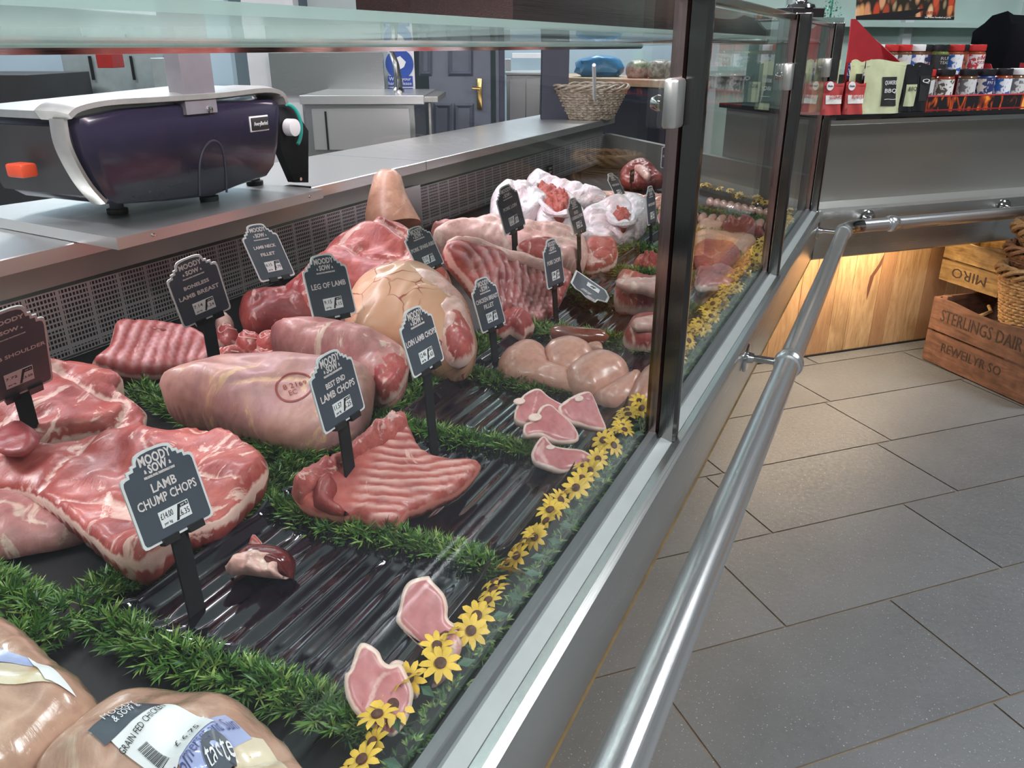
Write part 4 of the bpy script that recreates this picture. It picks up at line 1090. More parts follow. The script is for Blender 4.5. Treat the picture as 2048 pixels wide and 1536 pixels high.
# strap handle and wooden wedge inside
d_ = dd / np.linalg.norm(dd); e_ = np.array([-d_[1], d_[0], 0])
q = P1 + d_ * .10 + e_ * .05
o = MB().tube([tuple(q + np.array([0, 0, .19])), tuple(q + d_ * .05 + e_ * .01 + np.array([0, 0, .205])), tuple(q + d_ * .06 + e_ * .04 + np.array([0, 0, .22])), tuple(q + d_ * .02 + e_ * .07 + np.array([0, 0, .225]))], .006, 8).obj('strap_handle', cw2, cr1, True)
MB().prism([tuple(q + d_ * a + e_ * .06 + np.array([0, 0, z_])) for a, z_ in [(.07, .03), (.14, .03), (.11, .235), (.09, .24)]], e_, .02).obj('inner_wedge', cw2, cr1)
# upturned crate behind, against the side counter
b1 = np.array(fp(-2.232, s_of(atn(1903, 560, fp(-2.2, 0, 0), nn_)), 0)); 
sB = S45 * (b1[0] + b1[1])
pB = np.array(fp(-2.03, sB + .09, 0))
q2 = at(1878, 590, .245)
cr2 = crate(fp(-2.20, s_of(P1) + .14, 0), dd, .26, .17, .165, cw2, 'yellowish crate with upside down stencil resting on the red-brown crate', [('MIRO', .13, .045, .05, .15)], flip=True, z0=.252)
# baskets on the front crate, overlapping the picture edge
bc = P1 + d_ * .275 + e_ * .180
zc = .2365
b1 = basket('wicker_basket', (bc[0], bc[1], .2), .115, .150, .165, wick, 'tall honey coloured wicker basket sitting in the red-brown crate', rows=15, stakes=30, sq=.85, rz=.3, rim_r=.014, sides=6)
b2 = basket('wicker_basket', (bc[0] + .012, bc[1] + .012, .385), .125, .155, .05, wick_d, 'dark brown shallow wicker basket nested on the tall honey one', rows=5, stakes=28, sq=.85, rz=.3, rim_r=.012)
b3 = basket('wicker_basket', (bc[0] + .018, bc[1] + .01, .455), .12, .150, .045, wick, 'honey wicker basket with plaited rim, third in the stack', rows=5, stakes=28, sq=.85, rz=.3, rim_r=.015)
b4 = basket('wicker_basket', (bc[0] + .03, bc[1] + .015, .52), .11, .135, .05, wick_d, 'dark wicker basket fourth in the stack beside the rail end', rows=5, stakes=28, sq=.85, rz=.3, rim_r=.011)
b5 = basket('wicker_basket', (bc[0] + .035, bc[1] + .015, .59), .10, .125, .05, wick, 'topmost honey wicker basket of the stack at the right edge', rows=5, stakes=28, sq=.85, rz=.3, rim_r=.015)
# further stock to the right, outside the frame but mirrored in the counter glass
crate((.98, 2.85, 0), (.75, -.66), .45, .32, .26, cw2, 'pale crate at the bottom of the stack mirrored in the glass')
crate((.99, 2.86, 0), (.75, -.66), .45, .32, .26, cw, 'dark crate on top of the pale crate mirrored in the glass', z0=.275)
basket('wicker_basket', (1.27, 2.90, .56), .14, .18, .12, wick_g, 'grey wicker basket on the dark crate mirrored in the glass', rows=10, stakes=24)
# ------------------------------------------------------------ display deck contents
ZD = .5515
DK = .5515
# ribbed black trays between the grass strips
def tray(y0, y1, x0, x1, label):
    m = MB(); K = 96; J = 10; vs = []
    for i in range(K + 1):
        u = i / K; x = x0 + (x1 - x0) * u
        for j in range(J + 1):
            q = j / J; y = y0 + (y1 - y0) * q
            edge = min(u, 1 - u) * (x1 - x0); ey = min(q, 1 - q) * (y1 - y0)
            lip = .014 * max(0, 1 - edge / .022) ** 2 + .008 * max(0, 1 - ey / .014) ** 2
            rib = .0013 * math.sin(2 * math.pi * (x - x0) / .0283) * min(1, edge / .02) * min(1, ey / .012)
            vs.append((x, y, DK + .006 + lip + rib + .0012 * math.sin(5 * u + 3 * q)))
    f = [(i * (J + 1) + j, (i + 1) * (J + 1) + j, (i + 1) * (J + 1) + j + 1, i * (J + 1) + j + 1) for i in range(K) for j in range(J)]
    m.add(vs, f)
    o = m.obj('display_tray', M['tray'], None, True)
    md = o.modifiers.new('thick', 'SOLIDIFY'); md.thickness = .002; md.offset = -1
    tag(o, label, 'tray'); return o
rowsY = [.16, .385, .612, .855, 1.062, 1.31, 1.545, 1.78, 2.02, 2.26]
tl = {1: 'glossy black ribbed tray holding the heart and the chump chops', 2: 'glossy black ribbed tray under the rack of lamb', 3: 'glossy black ribbed tray with the loin chops', 4: 'glossy black tray under the chicken fillets',
      5: 'black tray with the dark sausages', 6: 'black tray behind the sausages', 7: 'black tray with steaks beyond the nearest post', 8: 'black tray far along the counter'}
for i, lb in tl.items():
    tray(rowsY[i] + .012, rowsY[i + 1] - .012, -.585, -.302, lb)
# plastic grass strips
def grass_mat():
    t = NT('plastic_grass'); a = t.attr('tone'); v = t.coord(); f = t.noise(v, 40, 2)
    c = t.ramp(a.outputs['Fac'], [(0.0, (.012, .035, .012)), (.35, (.03, .09, .02)), (.7, (.09, .21, .035)), (1.0, (.28, .38, .10))])
    t.set(Base_Color=c, Roughness=.42); t.b.inputs['Subsurface Weight'].default_value = 0.0; return t.m
gmat = grass_mat()
def garland(pts, label, w=.022, dens=1500, seed=0, L_=.017, z=None, name='grass_strip'):
    z = DK if z is None else z
    P = smooth_poly(pts, 6, closed=False); rnd = random.Random(seed)
    seg = [np.linalg.norm(P[i + 1] - P[i]) for i in range(len(P) - 1)]; tot = sum(seg); n = int(dens * tot)
    m = MB(); cum = np.concatenate([[0], np.cumsum(seg)])
    m.tube([(p[0], p[1], z + .003) for p in P], .003, 5)
    for k in range(n):
        s = tot * (k + rnd.random()) / n; x = np.interp(s, cum, P[:, 0]); y = np.interp(s, cum, P[:, 1])
        a = rnd.uniform(0, 6.283); rr = rnd.random() ** .6 * w
        bx0, by0 = x + rr * math.cos(a) * .8, y + rr * math.sin(a) * .8
        hgt = z + .003 + (.017 * (1 - (rr / w) ** 2) + .004) * rnd.uniform(.4, 1)
        tone = min(1, max(0, rnd.gauss(.56, .22)))
        base = np.array([bx0, by0, hgt]); out = np.array([math.cos(a) * (.4 + rr / w * .8), math.sin(a) * (.4 + rr / w * .8), 1.05 - rr / w * .45]); out /= np.linalg.norm(out)
        for b in range(7):
            d = out + np.array([rnd.uniform(-.85, .85), rnd.uniform(-.85, .85), rnd.uniform(-.5, .45)]); d /= np.linalg.norm(d)
            ln = L_ * rnd.uniform(.6, 1.15); sd = np.cross(d, (rnd.uniform(-1, 1), rnd.uniform(-1, 1), rnd.uniform(.2, 1))); sd /= (np.linalg.norm(sd) + 1e-9)
            wd = .00085
            m1 = base + d * ln * .55 + np.array([0, 0, -.0004]); tip = base + d * ln + np.array([0, 0, -.0015]); lo = base
            m.add([lo - sd * wd * .5, lo + sd * wd * .5, m1 + sd * wd, m1 - sd * wd, tip], [(0, 1, 2, 3), (3, 2, 4)], min(1, max(0, tone + rnd.uniform(-.1, .2))))
    o = mesh_obj(name, m.v, m.f, gmat, None, False, {'tone': m.a})
    return tag(o, label, 'artificial grass')
rg_ = random.Random(2)
gl = {1: 'plastic grass strip in front of the packed chickens', 2: 'plastic grass strip between the heart tray and the rack of lamb', 3: 'plastic grass strip between the rack of lamb and the loin chops', 4: 'plastic grass strip between loin chops and chicken fillets',
      5: 'plastic grass strip between chicken fillets and dark sausages', 6: 'plastic grass strip behind the dark sausages', 7: 'plastic grass strip at the foot of the mince bags', 8: 'plastic grass strip in front of the far sausages', 9: 'farthest plastic grass strip across the deck'}
for i, lb in gl.items():
    y = rowsY[i]
    garland([(-.60, y + .004, 0), (-.50, y - .004, 0), (-.40, y + .003, 0), (-.305 if i != 1 else -.295, y, 0)], lb, seed=i, w=.024 if i < 5 else .034, dens=1500, L_=.017 if i < 5 else .021)
garland([(-.66, .16, 0), (-.64, .30, 0), (-.63, .45, 0), (-.62, .60, 0), (-.625, .72, 0), (-.615, .86, 0), (-.61, 1.0, 0), (-.61, 1.15, 0), (-.625, 1.30, 0)], 'long plastic grass strip running behind the near trays', seed=30, w=.03)
garland([(-.625, 1.31, 0), (-.64, 1.5, 0), (-.65, 1.7, 0), (-.65, 1.92, 0), (-.67, 2.2, 0), (-.72, 2.6, 0)], 'long plastic grass strip running behind the far trays', seed=31, w=.042, dens=1500, L_=.021)
garland([(-1.01, .80, 0), (-.92, .775, 0), (-.80, .745, 0), (-.66, .715, 0)], 'plastic grass strip between the lamb legs and the shoulder pieces', seed=32, w=.026)
garland([(-.94, .38, 0), (-.84, .375, 0), (-.74, .38, 0), (-.66, .37, 0)], 'plastic grass strip at the left edge behind the packed chickens', seed=33, w=.03)
garland([(-.82, 2.25, 0), (-.95, 2.45, 0), (-1.1, 2.75, 0)], 'plastic grass strip in front of the far beef joint', seed=34, w=.028, dens=900)
garland([(-.31, 2.545, 0), (-.44, 2.575, 0), (-.58, 2.64, 0)], 'plastic grass strip between the two rows of far sausages', seed=35, w=.016, dens=900)
garland([(-.262, .20, 0), (-.264, .60, 0), (-.264, 1.1, 0), (-.264, 1.6, 0), (-.264, 2.1, 0), (-.264, 2.62, 0)], 'thin dark leaf strip along the glass under the yellow flowers', seed=36, w=.009, dens=420, L_=.009)

# yellow flower garland along the glass
ptm = plain('yellow_petals', (.72, .45, .05), .5, var=.22, scale=60); ctm = plain('brown_flower_centre', (.10, .035, .02), .8, var=.3, scale=300); lfm = plain('dark_green_leaf', (.03, .10, .05), .5, var=.3)
fg = empty('flower_garland', (-.278, 1.4, DK), label='garland of yellow artificial flowers along the inside of the counter glass', cat='flower garland')
pv = bpy.data.meshes.new('flower'); bm = bmesh.new()
NP = 9
for k in range(NP):
    a = 2 * math.pi * k / NP; ca, sa = math.cos(a), math.sin(a)
    def q(r, s, z): return bm.verts.new((r * ca - s * sa, r * sa + s * ca, z))
    v = [q(.0025, -.0013, 0), q(.0025, .0013, 0), q(.009, .0030, .0022), q(.009, 0, .0034), q(.009, -.0030, .0022), q(.0135, .0024, .0018), q(.0135, -.0024, .0018), q(.0165, 0, .0002)]
    for f in [(0, 1, 2, 3), (0, 3, 4), (3, 2, 5, 7), (4, 3, 7, 6)]: bm.faces.new([v[i] for i in f])
bm.to_mesh(pv); bm.free(); pv.materials.append(ptm); pv.polygons.foreach_set('use_smooth', [True] * len(pv.polygons))
cv = MB().lathe([(0, .0005), (.0042, .0008), (.0046, .0028), (.003, .0042), (0, .0048)], n=12).obj('flower_centre', ctm, None, True); cvm = cv.data; bpy.data.objects.remove(cv)
lv = MB().add([(0, 0, 0), (.008, .004, .001), (.017, 0, -.001), (.008, -.004, .001)], [(0, 1, 2, 3)]); lv = lv.obj('leaf', lfm, None); lvm = lv.data; bpy.data.objects.remove(lv)
rf = random.Random(12); y = .24; k = 0
while y < 2.62 and k < 98:
    p = bpy.data.objects.new('flower', pv); COL.objects.link(p); set_parent(p, fg)
    x = -.280 + rf.uniform(-.011, .011); z = DK + .030 + rf.uniform(-.003, .008)
    mt = Matrix.Translation((x, y, z)) @ Matrix.Rotation(rf.uniform(.1, .9), 4, Vector((-.3, -1, 0)).normalized() if rf.random() < .3 else Vector((rf.uniform(-.2, 1), rf.uniform(-1, 1), 0)).normalized()) @ Matrix.Rotation(rf.uniform(0, 6), 4, 'Z') @ Matrix.Scale(rf.uniform(.88, 1.12), 4)
    p.matrix_basis = mt
    c = bpy.data.objects.new('flower_centre', cvm); COL.objects.link(c); c.parent = p
    if k % 2 == 0:
        l = bpy.data.objects.new('leaf', lvm); COL.objects.link(l); set_parent(l, fg)
        l.matrix_basis = Matrix.Translation((x + .008, y + .012, z - .007)) @ Matrix.Rotation(rf.uniform(-1, 1), 4, 'Z') @ Matrix.Rotation(.5, 4, 'X')
    y += rf.uniform(.014, .020) if y < 1.2 else rf.uniform(.026, .044); k += 1

def flower_heap(y0, y1, n, xf, name, parent, seed):
    r = random.Random(seed); m = MB(); fm = []
    bv = [tuple(v.co) for v in pv.vertices]; bf = [tuple(p.vertices) for p in pv.polygons]
    cv_ = [tuple(v.co) for v in cvm.vertices]; cf = [tuple(p.vertices) for p in cvm.polygons]
    for i in range(n):
        y = y0 + (y1 - y0) * (i + r.random()) / n; x = xf(y) + r.uniform(-.014, .014)
        mt = Matrix.Translation((x, y, DK + .024 + r.uniform(-.004, .010))) @ Matrix.Rotation(r.uniform(.1, .9), 4, Vector((r.uniform(-1, 1), r.uniform(-1, 1), 0)).normalized()) @ Matrix.Rotation(r.uniform(0, 6), 4, 'Z')
        m.add([tuple(mt @ Vector(v)) for v in bv], bf); fm += [0] * len(bf)
        m.add([tuple(mt @ Vector(v)) for v in cv_], cf); fm += [1] * len(cf)
    o = mesh_obj(name, m.v, m.f, None, parent, True, mats=[ptm, ctm], fm=fm); o['kind'] = 'stuff'; return o
flower_heap(1.1, 2.62, 110, lambda y: -.280, 'further_flowers', fg, 5)
fg2 = empty('flower_garland', (-.52, 2.88, DK), label='far garland of small yellow flowers along the angled end of the deck', cat='flower garland')
flower_heap(2.72, 3.10, 46, lambda y: 2.385 - y, 'flowers', fg2, 6)
# ------------------------------------------------------------ meat materials
PINKFAT = (.80, .56, .50); WFAT = (.82, .66, .60)
MT = {}
MT['lamb'] = meat('lamb_shoulder_flesh', (.46, .105, .085), (.28, .04, .04), (.80, .54, .46), .52, 12, (1, 1.8, 1), (0, 0, .6), rimw=.08)
MT['lamb2'] = meat('lamb_breast_flesh', (.50, .11, .09), (.30, .04, .04), (.78, .50, .43), .48, 14, (1, 1.8, 1), (0, 0, -.5), rimw=.10)
MT['lamb3'] = meat('lamb_fat_side', (.52, .24, .22), (.38, .12, .12), (.72, .52, .42), .55, 10, (1, 1.7, 1), (0, 0, .5))
MT['leg'] = meat('lamb_leg_skin', (.56, .29, .24), (.34, .16, .19), (.68, .42, .25), .42, 8, (1, 1.6, 1), (0, 0, .9), rough=.36, bump=.35)
MT['pork'] = meat('pork_flesh', (.52, .12, .10), (.34, .045, .05), (.80, .52, .46), .40, 15, (1, 1.5, 1), rimw=.05)
MT['fat'] = meat('pale_pork_fat', (.80, .52, .46), (.70, .36, .32), (.88, .68, .58), .5, 14, rough=.38, bump=.2)
MT['rib'] = meat('rib_rack_flesh', (.46, .10, .08), (.33, .05, .05), (.72, .40, .36), .2, 18, rimw=.10, rim=(.58, .20, .16), rib=(.80, .48, .43), bump=.3)
MT['prib'] = meat('pork_rib_flesh', (.42, .09, .08), (.28, .04, .045), (.70, .36, .33), .25, 14, rimw=.06, rim=(.74, .44, .38), rib=(.68, .36, .36), bump=.25)
MT['dark'] = meat('dark_beef_flesh', (.34, .06, .05), (.20, .025, .03), (.66, .40, .36), .30, 14)
MT['chop'] = meat('pork_chop_face', (.55, .20, .20), (.46, .13, .14), (.70, .40, .38), .10, 16, rimw=.14, rim=(.82, .60, .54), bump=.15, rough=.36)
MT['chump'] = meat('chump_chop_face', (.56, .20, .20), (.46, .13, .14), (.74, .46, .42), .06, 12, rimw=.14, rim=(.80, .58, .50), bump=.15, rough=.4)
MT['edge'] = meat('chop_side', (.72, .40, .35), (.60, .24, .22), (.84, .62, .54), .5, 26)
MT['chicken'] = meat('chicken_fillet_flesh', (.64, .34, .26), (.56, .27, .21), (.74, .48, .39), .22, 14, rough=.3, sss=.3, bump=.12, coat=.2)
MT['cskin'] = meat('packed_chicken_skin', (.58, .35, .25), (.48, .26, .19), (.68, .48, .36), .4, 10, rough=.18, bump=.6, coat=.8)
MT['mince'] = meat('minced_meat', (.60, .10, .07), (.36, .03, .03), (.78, .36, .28), .3, 120, bump=1.0)
MT['saus'] = meat('sausage_skin', (.60, .33, .25), (.52, .25, .19), (.70, .46, .36), .3, 40, rough=.3, bump=.1)
MT['dsaus'] = meat('dark_sausage_skin', (.26, .085, .055), (.17, .045, .035), (.42, .20, .15), .1, 30, rough=.2, bump=.08, coat=.6)
MT['heart'] = meat('heart_muscle', (.16, .02, .022), (.08, .01, .014), (.3, .06, .05), .1, 20, rough=.15, coat=.7, bump=.08)
MT['bone'] = plain('cut_bone', (.74, .52, .46), .5, var=.08, scale=200)
# veined pork skin
def vein_skin():
    t = NT('veined_pork_skin'); v = t.coord(); f = t.noise(v, 10, 4)
    vo = t.add('ShaderNodeTexVoronoi', feature='DISTANCE_TO_EDGE'); vo.inputs['Scale'].default_value = 22; vo.inputs['Randomness'].default_value = 1.0
    dv = t.add('ShaderNodeVectorMath', operation='ADD'); nz = t.add('ShaderNodeTexNoise'); nz.inputs['Scale'].default_value = 22; t.link(v, nz.inputs['Vector'])
    sc = t.add('ShaderNodeVectorMath', operation='SCALE'); sc.inputs['Scale'].default_value = .04; t.link(nz.outputs['Color'], sc.inputs[0])
    t.link(v, dv.inputs[0]); t.link(sc.outputs[0], dv.inputs[1]); t.link(dv.outputs[0], vo.inputs['Vector'])
    c = t.ramp(f, [(.3, (.62, .30, .18)), (.7, (.72, .42, .28))])
    f2 = t.noise(v, 13, 2)
    c = t.mix(t.math('MULTIPLY', t.ramp(vo.outputs['Distance'], [(.006, 1.0), (.03, 0.0)]), t.ramp(f2, [(.44, 0.0), (.54, 1.0)])), c, (.30, .04, .03))
    t.set(Base_Color=c, Roughness=.34, Subsurface_Weight=.15, Subsurface_Scale=.01, Coat_Weight=.3); return t.m
MT['vein'] = vein_skin()
MT['skin'] = meat('plain_pork_skin', (.66, .36, .24), (.58, .28, .19), (.74, .46, .34), .3, 9, rough=.36, bump=.12)

def mtag(o, label, cat='meat joint', group=None): return tag(o, label, cat, group)
def lump(name, px, mat, label, cat='meat joint', **k):
    group = k.pop('group', None); tl = k.pop('tilt', .42)
    if 'z' in k and k.get('T', 0) >= .018 and tl:
        z_ = k.pop('z'); yb = max(p[1] for p in px); pb = [p for p in px if p[1] == yb][0]
        cx_, cy_ = np.mean([p[0] for p in px]), np.mean([p[1] for p in px])
        c = at(cx_, cy_, DK); h = -np.array([c[0], c[1], 0]); h /= np.linalg.norm(h)
        hz = max(.006, min(k.get('Tb', .02), z_ - DK) * .55)
        k['O'] = at(pb[0], pb[1], DK + hz); k['N'] = h * tl + np.array([0, 0, 1.]); k['ground'] = DK; k['Tb'] = hz
    o = blob(name, px, mat, **k)
    return tag(o, label, cat, group)
Z0 = DK + .001
def overlay(name, par, px, mat, off, **k):
    mw = wmat(par); O = np.array(mw.translation); n = np.array([mw[0][2], mw[1][2], mw[2][2]])
    o = blob(name, px, mat, O=O + n * off, N=n, parent=par, **k); return o
def surf_z(tgt):
    from mathutils.bvhtree import BVHTree
    mw = wmat(tgt); b = BVHTree.FromPolygons([mw @ v.co for v in tgt.data.vertices], [list(p.vertices) for p in tgt.data.polygons])
    def f(x, y):
        h = b.ray_cast(Vector((x, y, 2)), Vector((0, 0, -1))); return h[0].z if h[0] is not None else None
    return f
# --- bottom left: lamb shoulder and breast pieces
lump('lamb_flank', [(-70, 965), (-10, 980), (60, 985), (120, 1010), (165, 1050), (180, 1078), (140, 1095), (70, 1108), (-70, 1118)], MT['lamb3'], 'pale fatty lamb piece lying lowest at the left picture edge', z=Z0 + .022, T=.02, Tb=.022, w=.04, seed=1)
lump('lamb_breast', [(-70, 938), (60, 902), (200, 886), (325, 868), (400, 866), (470, 884), (530, 918), (538, 934), (524, 968), (480, 1010), (440, 1040), (380, 1066), (300, 1128), (255, 1128), (200, 1098), (150, 1052), (95, 1010), (30, 985), (-70, 978)], MT['lamb2'], 'large lamb breast piece behind the lamb chump chops sign', z=Z0 + .045, T=.015, Tb=.030, w=.013, noise=.011, nscale=17, seed=2, wob=.02,
     surf=lambda x, y: .006 * np.sin(34 * x + 9 * y))
lump('lamb_shoulder', [(-70, 770), (0, 742), (60, 732), (130, 728), (190, 735), (240, 752), (248, 775), (236, 782), (262, 800), (292, 828), (292, 848), (300, 874), (270, 880), (222, 872), (150, 884), (60, 908), (-70, 935)], MT['lamb'], 'broad boned lamb shoulder below the lamb shoulder sign', z=Z0 + .060, T=.022, Tb=.05, w=.022, noise=.014, nscale=15, seed=3, wob=.02)
lump('muscle_round', [(-10, 872), (20, 850), (50, 848), (76, 868), (78, 888), (50, 905), (10, 908), (-15, 895)], meat('round_muscle', (.42, .09, .09), (.32, .05, .06), (.6, .3, .3), .1, 12), 'dark round muscle on the lamb shoulder', z=Z0 + .083, T=.010, Tb=.01, w=.02, seed=4)
# make it part of the shoulder
mr = bpy.data.objects['muscle_round']; ls = bpy.data.objects['lamb_shoulder']; set_parent(mr, ls)
for k_ in ('label', 'category'): del mr[k_]
mr['label'] = 'dark round muscle cut end'
# --- rack at the back left
nrm = (.45, -.35, .82)
lump('lamb_rack', [(184, 728), (214, 702), (226, 668), (236, 645), (290, 644), (372, 655), (408, 672), (436, 692), (444, 716), (430, 735), (398, 748), (320, 756), (250, 752)], MT['prib'], 'small rack of lamb below the boneless lamb breast sign', O=at(320, 752, Z0 + .012), N=nrm, T=.02, Tb=.03, w=.018, ribs=((262, 700), (246, 740), .0165, 0.0), ribh=.0024, noise=.003, crease=0, seed=5)
lump('blood_mark', [(300, 655), (330, 655), (372, 668), (392, 684), (376, 684), (340, 670), (310, 664)], MT['dark'], 'dark blood stained edge', O=at(320, 752, Z0 + .012) + np.array(nrm) / np.linalg.norm(nrm) * .017, N=nrm, T=.004, Tb=.004, w=.01, seed=6)
bm_ = bpy.data.objects['blood_mark']; set_parent(bm_, bpy.data.objects['lamb_rack']); del bm_['category']
for i, (cx, cy, r1, r2, lb) in enumerate([(462, 722, 34, 20, 'rolled boneless lamb breast nearest the small rack'), (500, 695, 32, 22, 'rolled boneless lamb breast in the middle of the rolls'), (540, 695, 32, 24, 'rolled boneless lamb breast touching the rear lamb leg'), (455, 680, 28, 20, 'rolled boneless lamb breast under the boneless lamb breast sign'), (528, 722, 30, 14, 'rolled boneless lamb breast at the front of the rolls')]):
    px = [(cx + r1 * math.cos(a), cy + r2 * math.sin(a)) for a in [j * math.pi / 5 for j in range(10)]]
    o = lump('lamb_roll', px, MT['pork'], lb, cat='meat roll', z=Z0 + .025, T=.03, Tb=.025, w=.03, noise=.008, nscale=60, seed=10 + i)
    sp = []
    c = o.matrix_basis.translation.copy(); sf = surf_z(o)
    for j in range(26):
        a = j * .5 + i; r = .003 + .00068 * j; x_, y_ = c.x + r * math.cos(a), c.y + r * math.sin(a); z_ = sf(x_, y_)
        if z_ is not None: sp.append((x_, y_, z_))
    MB().tube(sp, .0013, 6).obj('fat_spiral', MT['fat'], o, True)
lump('bone_end', [(430, 645), (448, 636), (464, 640), (468, 656), (455, 668), (436, 664)], MT['fat'], 'knobbly pale bone end beside the boneless lamb breast sign', cat='bone', z=Z0 + .05, T=.02, Tb=.05, w=.012, seed=16)
# --- the two lamb legs
lump('leg_of_lamb', [(318, 768), (352, 748), (400, 735), (465, 722), (560, 716), (640, 722), (700, 730), (745, 752), (748, 800), (735, 835), (700, 870), (645, 896), (605, 898), (540, 878), (470, 845), (400, 815), (345, 795)], MT['leg'], 'large front leg of lamb with a round ink stamp', z=Z0 + .045, T=.045, Tb=.044, w=.07, noise=.012, nscale=13, seed=20, crease=.25)
ll = bpy.data.objects['leg_of_lamb']
lump('leg_of_lamb', [(540, 672), (565, 660), (620, 652), (680, 658), (735, 674), (785, 694), (815, 715), (818, 742), (800, 790), (765, 812), (745, 805), (700, 760), (620, 730), (560, 705)], MT['lamb3'], 'rear leg of lamb lying behind the stamped leg', z=Z0 + .05, T=.055, Tb=.05, w=.07, noise=.010, nscale=20, seed=21)
ll2 = [o for o in COL.objects if o.name.startswith('leg_of_lamb')][-1]
o = overlay('cut_face', ll2, [(735, 742), (765, 735), (800, 728), (818, 735), (810, 765), (795, 792), (768, 810), (748, 790)], MT['pork'], .012, T=.034, Tb=.01, w=.02, noise=.012, nscale=60, seed=22); o['label'] = 'ragged red cut end of the leg'
# ink stamp on the front leg: ring and letters laid on its surface
def drape(o, tgt, off=.0006, dr=None):
    """drop a small mesh straight down on the mesh tgt"""
    from mathutils.bvhtree import BVHTree
    me = tgt.data; mw = wmat(tgt); vs = [mw @ v.co for v in me.vertices]; bvh = BVHTree.FromPolygons(vs, [list(p.vertices) for p in me.polygons])
    mo = wmat(o); inv = mo.inverted()
    if dr is not None:
        dr = Vector(dr).normalized()
        for v in o.data.vertices:
            w = mo @ v.co; h = bvh.ray_cast(w + dr * .2, -dr)
            if h[0] is not None: v.co = inv @ (h[0] + dr * off)
        return
    for v in o.data.vertices:
        w = mo @ v.co; h = bvh.ray_cast(Vector((w.x, w.y, w.z + .5)), Vector((0, 0, -1)))
        if h[0] is not None: v.co = inv @ Vector((w.x, w.y, h[0].z + off))
ink = plain('red_ink_stamp', (.22, .02, .015), .5)
sc_ = at(592, 778, Z0 + .08); sd_ = np.array([.30, -.62, .72]); sd_ /= np.linalg.norm(sd_); sx_ = np.cross((0, 0, 1.), sd_); sx_ /= np.linalg.norm(sx_); sy_ = np.cross(sd_, sx_)
for (ra, rb) in ((.0215, .0240),):
    m = MB(); K = 60
    v = [tuple(sc_ + sx_ * r * math.cos(2 * math.pi * i / K) + sy_ * r * 1.1 * math.sin(2 * math.pi * i / K)) for i in range(K) for r in (ra, rb)]
    m.add(v, [(2 * i, 2 * i + 1, (2 * i + 3) % (2 * K), (2 * i + 2) % (2 * K)) for i in range(K)])
    o = m.obj('stamp_ring', ink, ll); drape(o, ll, .0012, sd_)
for wd, dx, dy in (('8 2169', .0, -.003), ('EC', .0, .010)):
    o = text('stamp_lettering', wd, .012, ink, ll, sc_ - sy_ * dy, sx_ + sy_ * .5, sy_ - sx_ * .5, width=.030 if dy < 0 else .010, extr=0); drape(o, ll, .0012, sd_)
# --- pork joint with veined skin, big joints behind it
lump('beef_knuckle', [(478, 618), (490, 600), (520, 590), (560, 588), (620, 590), (650, 610), (660, 650), (620, 664), (560, 662), (500, 664), (482, 645)], MT['dark'], 'dark beef knuckle between the lamb signs', z=Z0 + .055, T=.05, Tb=.055, w=.07, noise=.01, seed=24)
lump('pork_shoulder', [(560, 600), (600, 565), (640, 525), (668, 492), (720, 474), (800, 470), (838, 490), (870, 540), (905, 570), (880, 620), (800, 640), (700, 650), (610, 640)], MT['pork'], 'big raw pork shoulder behind the veined leg of pork', z=Z0 + .075, T=.065, Tb=.075, w=.09, noise=.02, nscale=14, seed=25)
ps = bpy.data.objects['pork_shoulder']
# hock with skin rising from the shoulder
hk = [atx(x, y, -1.13) for x, y in [(770, 500), (765, 470), (768, 440), (776, 420)]]
m = MB(); m.tube([(-1.08, hk[0][1] - .03, Z0 + .09), (-1.10, hk[1][1] - .01, Z0 + .13), (-1.115, hk[2][1], Z0 + .165), (-1.125, hk[3][1] + .0, Z0 + .205), (-1.127, hk[3][1] + .004, Z0 + .218)], .04, 24, rs=[.068, .058, .045, .033, .020]); 
o = m.obj('skin_covered_hock', MT['skin'], ps, True); o['label'] = 'smooth skin covered hock end'
lump('leg_of_pork', [(690, 640), (700, 600), (725, 570), (780, 551), (826, 545), (870, 556), (912, 590), (938, 622), (948, 660), (955, 695), (940, 728), (915, 740), (880, 735), (830, 715), (770, 700), (712, 690)], MT['vein'], 'round leg of pork with veined tan skin', z=Z0 + .07, T=.065, Tb=.07, w=.085, noise=.007, nscale=14, seed=26)
pl_ = bpy.data.objects['leg_of_pork']
o = overlay('cut_face', pl_, [(800, 552), (850, 549), (890, 568), (925, 602), (940, 640), (948, 680), (946, 708), (925, 732), (897, 728), (884, 700), (872, 668), (846, 630), (812, 590)], MT['fat'], .030, T=.034, Tb=.02, w=.045, noise=.010, nscale=26, seed=27); o['label'] = 'pale fatty cut face'
o = overlay('red_muscle', pl_, [(884, 655), (908, 640), (932, 650), (948, 682), (950, 706), (932, 730), (905, 732), (888, 705)], MT['pork'], .030, T=.038, Tb=.02, w=.03, noise=.008, seed=28); o['label'] = 'red muscle of the cut face'
# --- pork spare ribs rack, loin, bone chunk
lump('spare_rib_rack', [(888, 500), (900, 482), (925, 480), (980, 492), (1040, 515), (1085, 530), (1120, 535), (1140, 545), (1142, 560), (1125, 600), (1100, 640), (1060, 655), (1010, 640), (960, 600), (930, 560), (905, 530)], MT['prib'], 'large curved rack of pork ribs behind the chicken breast sign', O=at(1040, 645, Z0 + .012), N=(.72, -.55, .62), T=.02, Tb=.06, w=.028, ribs=((960, 510), (1050, 620), .021, 6.0), ribh=.006, noise=.008, crease=0, seed=30)
lump('rib_fat_cap', [(893, 484), (910, 476), (960, 482), (1020, 500), (1075, 520), (1120, 528), (1105, 545), (1060, 533), (1000, 514), (940, 498), (900, 497)], MT['fat'], 'pale fat along the top', O=at(1040, 645, Z0 + .03), N=(.5, -.4, .75), T=.016, Tb=.02, w=.014, seed=31)
